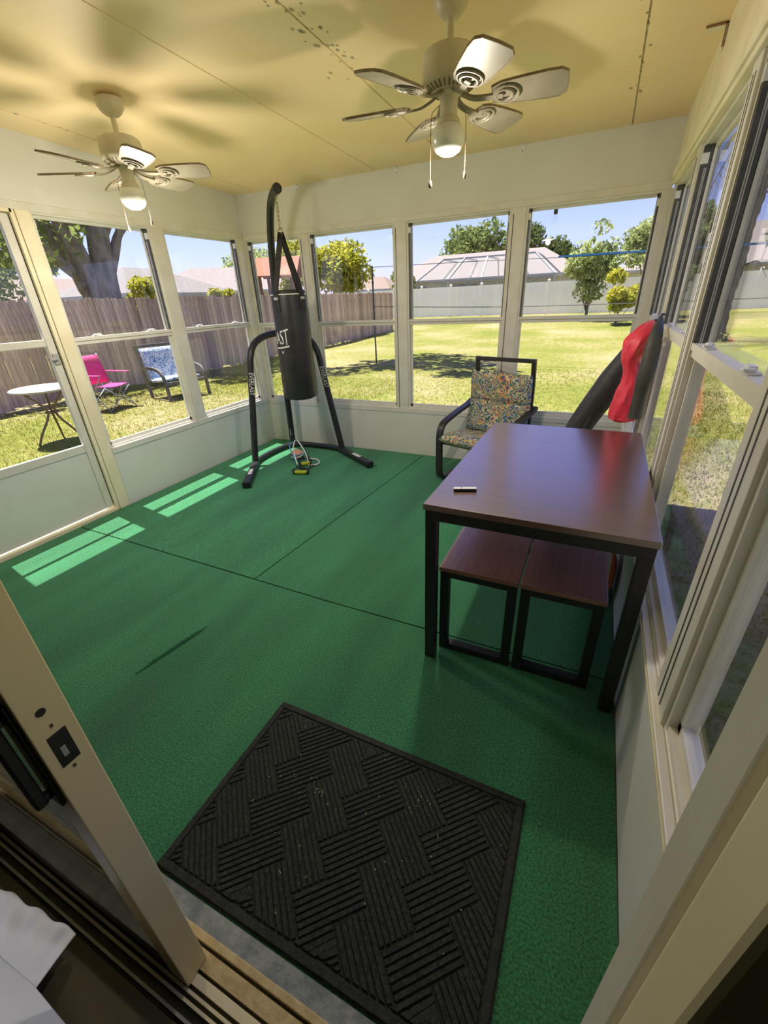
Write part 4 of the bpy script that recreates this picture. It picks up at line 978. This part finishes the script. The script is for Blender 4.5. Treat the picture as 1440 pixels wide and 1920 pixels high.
# ---- trees
def leaves(centers, radii, n, size, name, mat, parent, off, flat=.75):
    centers = np.array(centers, float); radii = np.array(radii, float); w_ = radii**2; w_ = w_/w_.sum()
    k = rng.choice(len(centers), n, p=w_); d = rng.normal(size=(n, 3)); d /= np.linalg.norm(d, axis=1)[:, None]
    r = rng.uniform(.35, 1.05, n)**.6; P = centers[k]+d*(radii[k]*r)[:, None]*np.array([1, 1, flat])
    a = rng.normal(size=(n, 3)); a /= np.linalg.norm(a, axis=1)[:, None]; b = np.cross(a, rng.normal(size=(n, 3))); b /= np.linalg.norm(b, axis=1)[:, None]
    s = (size*rng.uniform(.6, 1.3, n))[:, None]
    V = np.stack([P-a*s, P+b*s*.45, P+a*s, P-b*s*.45], 1)-np.array(off)
    me = bpy.data.meshes.new(name); me.from_pydata(V.reshape(-1, 3).tolist(), [], np.arange(n*4).reshape(-1, 4).tolist()); me.update(); me.materials.append(mat)
    o = bpy.data.objects.new(name, me); COL.objects.link(o); o.parent = parent; return o
def limb(parent, pts, r0, r1, name='branch', n=8):
    mb = MB(); L = bez(pts, 26); mb.tube(L, lambda t: r0+(r1-r0)*t, n); return mb.build(name, bark, parent, smooth=True)
def at(dirdeg, dist, z=0):
    a = math.radians(dirdeg); return np.array([CAM[0]+dist*math.cos(a), CAM[1]+dist*math.sin(a), z])
def clumps(c, R, n, r, zf=.7):
    out = []
    for _ in range(n):
        d = rng.normal(size=3); d /= np.linalg.norm(d); out.append(np.array(c)+d*np.array([R[0], R[1], R[2]])*rng.uniform(.35, 1))
    return out, [r*rng.uniform(.7, 1.25) for _ in range(n)]
# oak behind the side fence: its limbs are laid out in the plane that faces the porch
ok = at(145.6, 13.6); oe = empty('oak_tree', (ok[0], ok[1], GZ)); tag(oe, 'big oak with several leaning trunks behind the left fence', 'tree')
nrm = np.array([ok[0]-CAM[0], ok[1]-CAM[1]]); nrm /= np.linalg.norm(nrm)
def oakp(u, v, depth=0.0):      # a point on the tree's own vertical plane, relative to its base
    d = ray(u, v); h = (np.array(ok[:2])-CAM[:2])@nrm+depth; t = h/(d[:2]@nrm); p = CAM+d*t; return (p[0]-ok[0], p[1]-ok[1], p[2]-GZ)
b0 = (0, 0, -.1)
limb(oe, [(.12, .15, -.1), oakp(206, 560), oakp(192, 490, .1), oakp(183, 440, .15), oakp(178, 390, .2), oakp(172, 200, .2)], .30, .20, 'trunk', 12)
limb(oe, [b0, oakp(180, 560), oakp(150, 490, -.1), oakp(126, 440, -.25), oakp(106, 390, -.4), oakp(66, 280, -.6)], .28, .17, 'trunk', 12)
limb(oe, [oakp(165, 545, -.2), oakp(140, 500, .3), oakp(94, 440, .5), oakp(70, 395, .6), oakp(40, 300, .7)], .20, .13, 'branch')
limb(oe, [oakp(150, 520, -.1), oakp(110, 490, -.6), oakp(82, 462, -.8), oakp(60, 430, -1.0), oakp(20, 380, -1.2)], .13, .06, 'branch')
limb(oe, [oakp(206, 510), oakp(215, 470, .2), oakp(222, 440, .3), oakp(242, 410, .4), oakp(252, 360, .4)], .14, .05, 'branch')
limb(oe, [oakp(218, 460, .2), oakp(222, 430, .2), oakp(221, 400, .2), oakp(224, 350, .2)], .08, .04, 'branch')
limb(oe, [oakp(198, 440, .1), oakp(206, 420, .1), oakp(212, 395, .1)], .07, .04, 'branch')
cs, rs = [], []
for (u, v, dep, r) in ((60, 420, 2.5, .9), (30, 470, 1.5, .9), (90, 470, 3.0, .7), (0, 440, 1.5, 1.1), (-60, 500, 0, 1.2), (-120, 420, 0, 1.6), (20, 340, .5, 1.6), (130, 410, 2.5, .7), (160, 410, 2.5, .6), (60, 500, 3, .6), (-40, 350, -1, 2.0), (-20, 545, 1.0, .7), (10, 515, 2.2, .6)):
    p = oakp(u, v, dep); cs.append((p[0]+ok[0], p[1]+ok[1], p[2]+GZ)); rs.append(r)
leaves(cs, rs, 5500, .10, 'foliage', leaf_mid, oe, (ok[0], ok[1], GZ))
# overhead spread of the oak: shades the side yard and part of the back yard
cs, rs = clumps((-8.2, 4.5, 8.5), (2.6, 4.5, 1.4), 9, 1.1)
c2, r2 = clumps((-3.4, 8.0, 8.2), (3.4, 2.6, 1.0), 13, .75)
leaves(cs, rs, 5000, .16, 'foliage', leaf_dark, oe, (ok[0], ok[1], GZ))
leaves(c2, r2, 2600, .16, 'foliage', leaf_dark, oe, (ok[0], ok[1], GZ))
limb(oe, [oakp(186, 330, .2), (2.2, 2.2, 6.5), (4.4, 4.1, 8.2)], .2, .06)
def tree(name, label, dirdeg, dist, top, R, n, size, mat, trunk=.12, ncl=14, low=.35, group='trees beyond the yard', rc=None):
    p = at(dirdeg, dist); z0 = gz(p[0], p[1]); e = empty(name, (p[0], p[1], z0)); tag(e, label, 'tree', group); H = top-z0; zc_ = z0+H*(low+(1-low)*.5)
    limb(e, [(0, 0, -.05), (.05, 0, H*low*.6), (.0, .05, H*low+H*.25)], trunk, trunk*.5, 'trunk')
    for k in range(4):
        a = k*1.6+dist; limb(e, [(0, 0, H*low*.8), (R*.25*math.cos(a), R*.25*math.sin(a), H*(low+.15)), (R*.55*math.cos(a), R*.55*math.sin(a), H*(low+.35))], trunk*.45, trunk*.12)
    c, r = clumps((p[0], p[1], zc_), (R*.7, R*.7, H*(1-low)*.36), ncl, rc or R*.38)
    leaves(c, r, n, size, 'foliage', mat, e, (p[0], p[1], z0)); return e
tz = lambda s, d: CAM[2]+s*d
tree('roof_tree', 'wide green tree behind the left part of the white house roof', 104.0, 55, tz(.128, 55), 4.6, 6000, .30, leaf_mid, .3, 20, .25)
tree('roof_tree', 'darker tree rising behind the screened pool, right of the window mullion', 97.2, 56, tz(.132, 56), 4.4, 5200, .30, leaf_dark, .3, 16, .25)
tree('roof_tree', 'small shrub-like tree at the left end of the white house roof', 110.2, 52, tz(.066, 52), 1.0, 700, .22, leaf_mid, .1, 6, .3)
tree('yellow_tree', 'yellow green tree above the wooden fence behind the punching bag', 121.0, 23, tz(.128, 23), 2.1, 6500, .13, leaf_yellow, .14, 20, .2)
tree('yellow_tree', 'bright yellow tree top seen in the narrow back window', 125.0, 29, tz(.135, 29), 1.7, 4000, .12, leaf_yellow, .14, 14, .2)
tree('corner_tree', 'distant blue green tree at the back corner post', 130.0, 52, tz(.115, 52), 3.6, 3600, .2, leaf_pale, .16, 14, .2)
tree('low_tree', 'small round tree beyond the far end of the wooden fence', 112.8, 36.0, tz(.06, 36.0), 1.1, 1200, .16, leaf_mid, .1, 8, .2)
tree('bush', 'yellow bush in front of the gabled house behind the oak', 142.0, 15.2, tz(.080, 15.2), .85, 4600, .075, leaf_yellow, .06, 14, .05)
tree('palmetto', 'small pale bush above the side fence in front of the grey roof', 133.9, 17, tz(.050, 17), .6, 900, .09, leaf_yellow, .04, 6, .3)
tree('young_tree', 'young airy tree in front of the white fence at right', 91.8, 25.5, tz(.130, 25.5), 1.5, 2800, .13, leaf_pale, .09, 22, .12, rc=.6)
tree('young_tree', 'leafy tree above the right end of the white fence', 86.4, 27, tz(.135, 27), 1.8, 3200, .14, leaf_pale, .1, 16, .3)
tree('shrub', 'bright green shrub at the foot of the young tree', 88.6, 23.2, tz(.035, 23.2), 1.0, 3000, .10, leaf_yellow, .05, 12, .02, 'shrubs by the white fence')
tree('shrub', 'green shrub beside the white fence at the far right of the back windows', 84.6, 24.6, tz(.05, 24.6), 1.2, 3200, .11, leaf_mid, .05, 12, .02, 'shrubs by the white fence')
for i, (dg, ds, tp_, R) in enumerate(((82.5, 35, .13, 2.4), (74.0, 35, .15, 2.8), (69.0, 31, .16, 3.0), (56, 30, .2, 3.0))):
    tree('side_tree', ['tree beyond the fence seen through the corner of the right wall', 'tree beyond the fence behind the palm trunk', 'tree beyond the fence right of the palm trunk', 'tree far out beyond the right lawn'][i], dg, ds, tz(tp_, ds), R, 3000, .2, leaf_mid, .16, 12, .25)
# palm outside the right windows
pp = onz(1338, 640, GZ); pe = empty('palm_tree', (pp[0], pp[1], GZ)); tag(pe, 'palm with a rough trunk on the lawn outside the right windows', 'tree')
def ptr(t): return .20*(1+.06*math.sin(t*120))
MB().tube([(0.02*math.sin(k*.3), 0, -.05+k*.08) for k in range(72)], ptr, 12).build('trunk', bark, pe, smooth=True)
for k in range(16):
    a = k*2*math.pi/16+.2; L = 1.9+.3*math.sin(k*3); dr_ = .3+.9*(k % 3)/2
    mid = [(L*t*math.cos(a), L*t*math.sin(a), 5.6+.55*t-dr_*2.6*t*t) for t in np.linspace(0, 1, 14)]; mb = MB()
    mb.tube(mid, lambda t: .022*(1-t)+.004, 5)
    for j in range(2, 14):
        for sd_ in (-1, 1):
            for w2 in (0, .5):
                q0 = np.array(mid[j-1])*(1-w2)+np.array(mid[j])*w2; s = .42*math.sin(math.pi*min(1, (j+w2)/14+.08))+.1
                tip = q0+np.array([-math.sin(a)*sd_*s+math.cos(a)*.15, math.cos(a)*sd_*s+math.sin(a)*.15, -.22*s-.12]); wv_ = np.array([math.cos(a), math.sin(a), 0])*.022
                mb.add([q0-wv_, q0+wv_, tip], [(0, 1, 2)])
    mb.build('frond', frond_mat, pe)
for k in range(5):
    a = k*1.3; limb(pe, [(.16*math.cos(a), .16*math.sin(a), 2.0+.4*k), (.5*math.cos(a), .5*math.sin(a), 2.1+.4*k), (.8*math.cos(a), .8*math.sin(a), 1.7+.4*k)], .03, .008, 'dry_stub')
leaves([(pp[0], pp[1], GZ+.1)], [.35], 260, .06, 'ground_flowers', leaf_pale, pe, (pp[0], pp[1], GZ))

# ---- neighbouring houses
def hip_house(name, label, c, L, D, zw, zr, roof, rot, wins=(), hip=1.0, ov=.5):
    e = empty(name, (c[0], c[1], gz(c[0], c[1])), rot); tag(e, label, 'house', 'neighbouring houses')
    MB().box(-L/2, L/2, -D/2, D/2, -.05, zw).build('walls', house_wall, e)
    a, b = L/2+ov, D/2+ov; h = b*hip; z0 = zw-.05
    V = [(-a, -b, z0), (a, -b, z0), (a, b, z0), (-a, b, z0), (-a+h, 0, zr), (a-h, 0, zr)]
    MB().add(V, [(0, 1, 5, 4), (2, 3, 4, 5), (1, 2, 5), (3, 0, 4), (3, 2, 1, 0)]).build('roof', roof, e)
    mb = MB(); mb.box(-a, a, -b-.03, -b, z0-.14, z0+.02); mb.box(-a, a, b, b+.03, z0-.14, z0+.02); mb.box(-a-.03, -a, -b, b, z0-.14, z0+.02); mb.box(a, a+.03, -b, b, z0-.14, z0+.02); mb.build('fascia', white_alu, e)
    for (x, wd, z, ht) in wins:
        f = MB().box(x, x+wd, -D/2-.05, -D/2+.01, z, z+ht).build('window', white_alu, e); MB().box(x+.07, x+wd-.07, -D/2-.06, -D/2-.05, z+.07, z+ht-.07).build('pane', dark_window, f)
    return e
# white roofed house with the pool cage, beyond the vinyl fence
hc = at(103, 47); hz = gz(*hc[:2])
hip_house('white_house', 'long pale roofed house with the pool cage behind the white fence', hc, 17, 9, 2.6-hz+.1, tz(.0735, 47)-hz, roof_white, 0, [(-6, 1.6, .9, 1.2), (-2, 2.4, .1, 2.0), (2.5, 1.8, .9, 1.2)], .8)
# pool cage: mansard of white tubes, with screen sheets
pcg = at(102.5, 38.5); z0 = gz(pcg[0], pcg[1]); ce_ = empty('pool_cage', (pcg[0], pcg[1], z0)); tag(ce_, 'white framed pool screen enclosure behind the white fence', 'enclosure')
L_, D_ = 10.0, 6.0; zt_ = tz(.066, 37)-z0; zw_ = tz(.029, 35.5)-z0; ins = 1.6; rr_ = .05
B = lambda a, b, nm='beam': MB().bar(a, b, .10, .10).build(nm, white_alu, ce_)
nb = 4; X = [-L_/2+L_*k/nb for k in range(nb+1)]; XT = [-L_/2+ins+(L_-2*ins)*k/nb for k in range(nb+1)]
for k in range(nb+1):
    B((X[k], -D_/2, 0), (X[k], -D_/2, zw_), 'post'); B((X[k], D_/2, 0), (X[k], D_/2, zw_), 'post'); B((X[k], -D_/2, zw_), (XT[k], -D_/2+ins, zt_), 'rafter'); B((X[k], D_/2, zw_), (XT[k], D_/2-ins*.4, zt_), 'rafter'); B((XT[k], -D_/2+ins, zt_), (XT[k], D_/2-ins*.4, zt_))
for yy in (-D_/2, D_/2): B((X[0], yy, zw_), (X[-1], yy, zw_))
B((XT[0], -D_/2+ins, zt_), (XT[-1], -D_/2+ins, zt_)); B((X[0], -D_/2, zw_), (X[0], D_/2, zw_)); B((X[-1], -D_/2, zw_), (X[-1], D_/2, zw_)); B((X[0], -D_/2, .9), (X[-1], -D_/2, .9))
for k in range(nb):
    MB().add([(X[k], -D_/2, 0), (X[k+1], -D_/2, 0), (X[k+1], -D_/2, zw_), (X[k], -D_/2, zw_)], [(0, 1, 2, 3)]).build('screen', screen_mat, ce_)
    MB().add([(X[k], -D_/2, zw_), (X[k+1], -D_/2, zw_), (XT[k+1], -D_/2+ins, zt_), (XT[k], -D_/2+ins, zt_)], [(0, 1, 2, 3)]).build('screen', screen_mat, ce_)
# houses beyond the side fence
hA = at(154.5, 29); hip_house('pink_house', 'low house with a pale pink roof beyond the left fence', hA, 11, 7, 2.1, tz(.060, 27)-GZ, roof_pink, math.radians(90), (), .25)
hB = at(141.6, 24); hip_house('gable_house', 'house with a pale hipped roof behind the yellow bush', hB, 5.0, 4.6, 2.2, tz(.068, 24)-GZ, roof_grey, math.radians(90), (), .8)
hC = at(133.4, 38); hip_house('grey_house', 'house with a pale grey roof beyond the side fence near the corner', hC, 9.5, 6.5, 2.3, tz(.060, 38)-GZ, roof_white, math.radians(40), [(-3, 1.4, .9, 1.1), (1.2, 1.6, .9, 1.1)], .8)
hD = at(115.9, 40); hip_house('brown_house', 'small house with a dull pink roof past the end of the wooden fence', hD, 3.6, 3.6, 2.0, tz(.040, 40)-gz(*hD[:2]), roof_pink, 0, (), .7)
hE = at(77.5, 44); hip_house('side_house', 'house with a pale roof seen through the right windows', hE, 16, 9, 2.4, tz(.085, 44)-gz(*hE[:2]), roof_white, math.radians(-10), [(-5, 1.6, .8, 1.2), (1, 2, .8, 1.2)], .8)
# playhouse
ph = at(127.1, 18.4); pz = gz(ph[0], ph[1]); pe_ = empty('playhouse', (ph[0], ph[1], pz), math.radians(20)); tag(pe_, 'wooden playhouse with an orange roof behind the fence at the back corner', 'playhouse')
ht = tz(.082, 18.4)-pz
for x in (-.6, .6):
    for yy in (-.5, .5): MB().box(x-.05, x+.05, yy-.05, yy+.05, -.05, ht-.55).build('post', play_wood, pe_)
MB().box(-.65, .65, -.55, .55, 1.15, 1.22).build('deck', play_wood, pe_)
for k in range(7): MB().box(-.6+k*.18, -.6+k*.18+.12, -.58, -.55, 1.22, 1.85).build('rail_slat', play_wood, pe_)
for k in range(6): MB().box(-.62, -.58, -.5+k*.18, -.5+k*.18+.12, 1.22, 1.85).build('rail_slat', play_wood, pe_)
mb = MB(); zb_ = ht-.62
mb.add([(-.85, -.72, zb_), (.85, -.72, zb_), (.85, 0, ht), (-.85, 0, ht), (-.85, .72, zb_), (.85, .72, zb_)], [(0, 1, 2, 3), (3, 2, 5, 4)]); o = mb.build('roof', orange_roof, pe_); o.modifiers.new('t', 'SOLIDIFY').thickness = .05
MB().add([(-.6, -.5, zb_), (-.6, .5, zb_), (-.6, 0, ht-.15), (-.57, -.5, zb_), (-.57, .5, zb_), (-.57, 0, ht-.15)], [(0, 2, 1), (3, 4, 5), (0, 1, 4, 3), (1, 2, 5, 4), (2, 0, 3, 5)]).build('gable', play_wood, pe_)
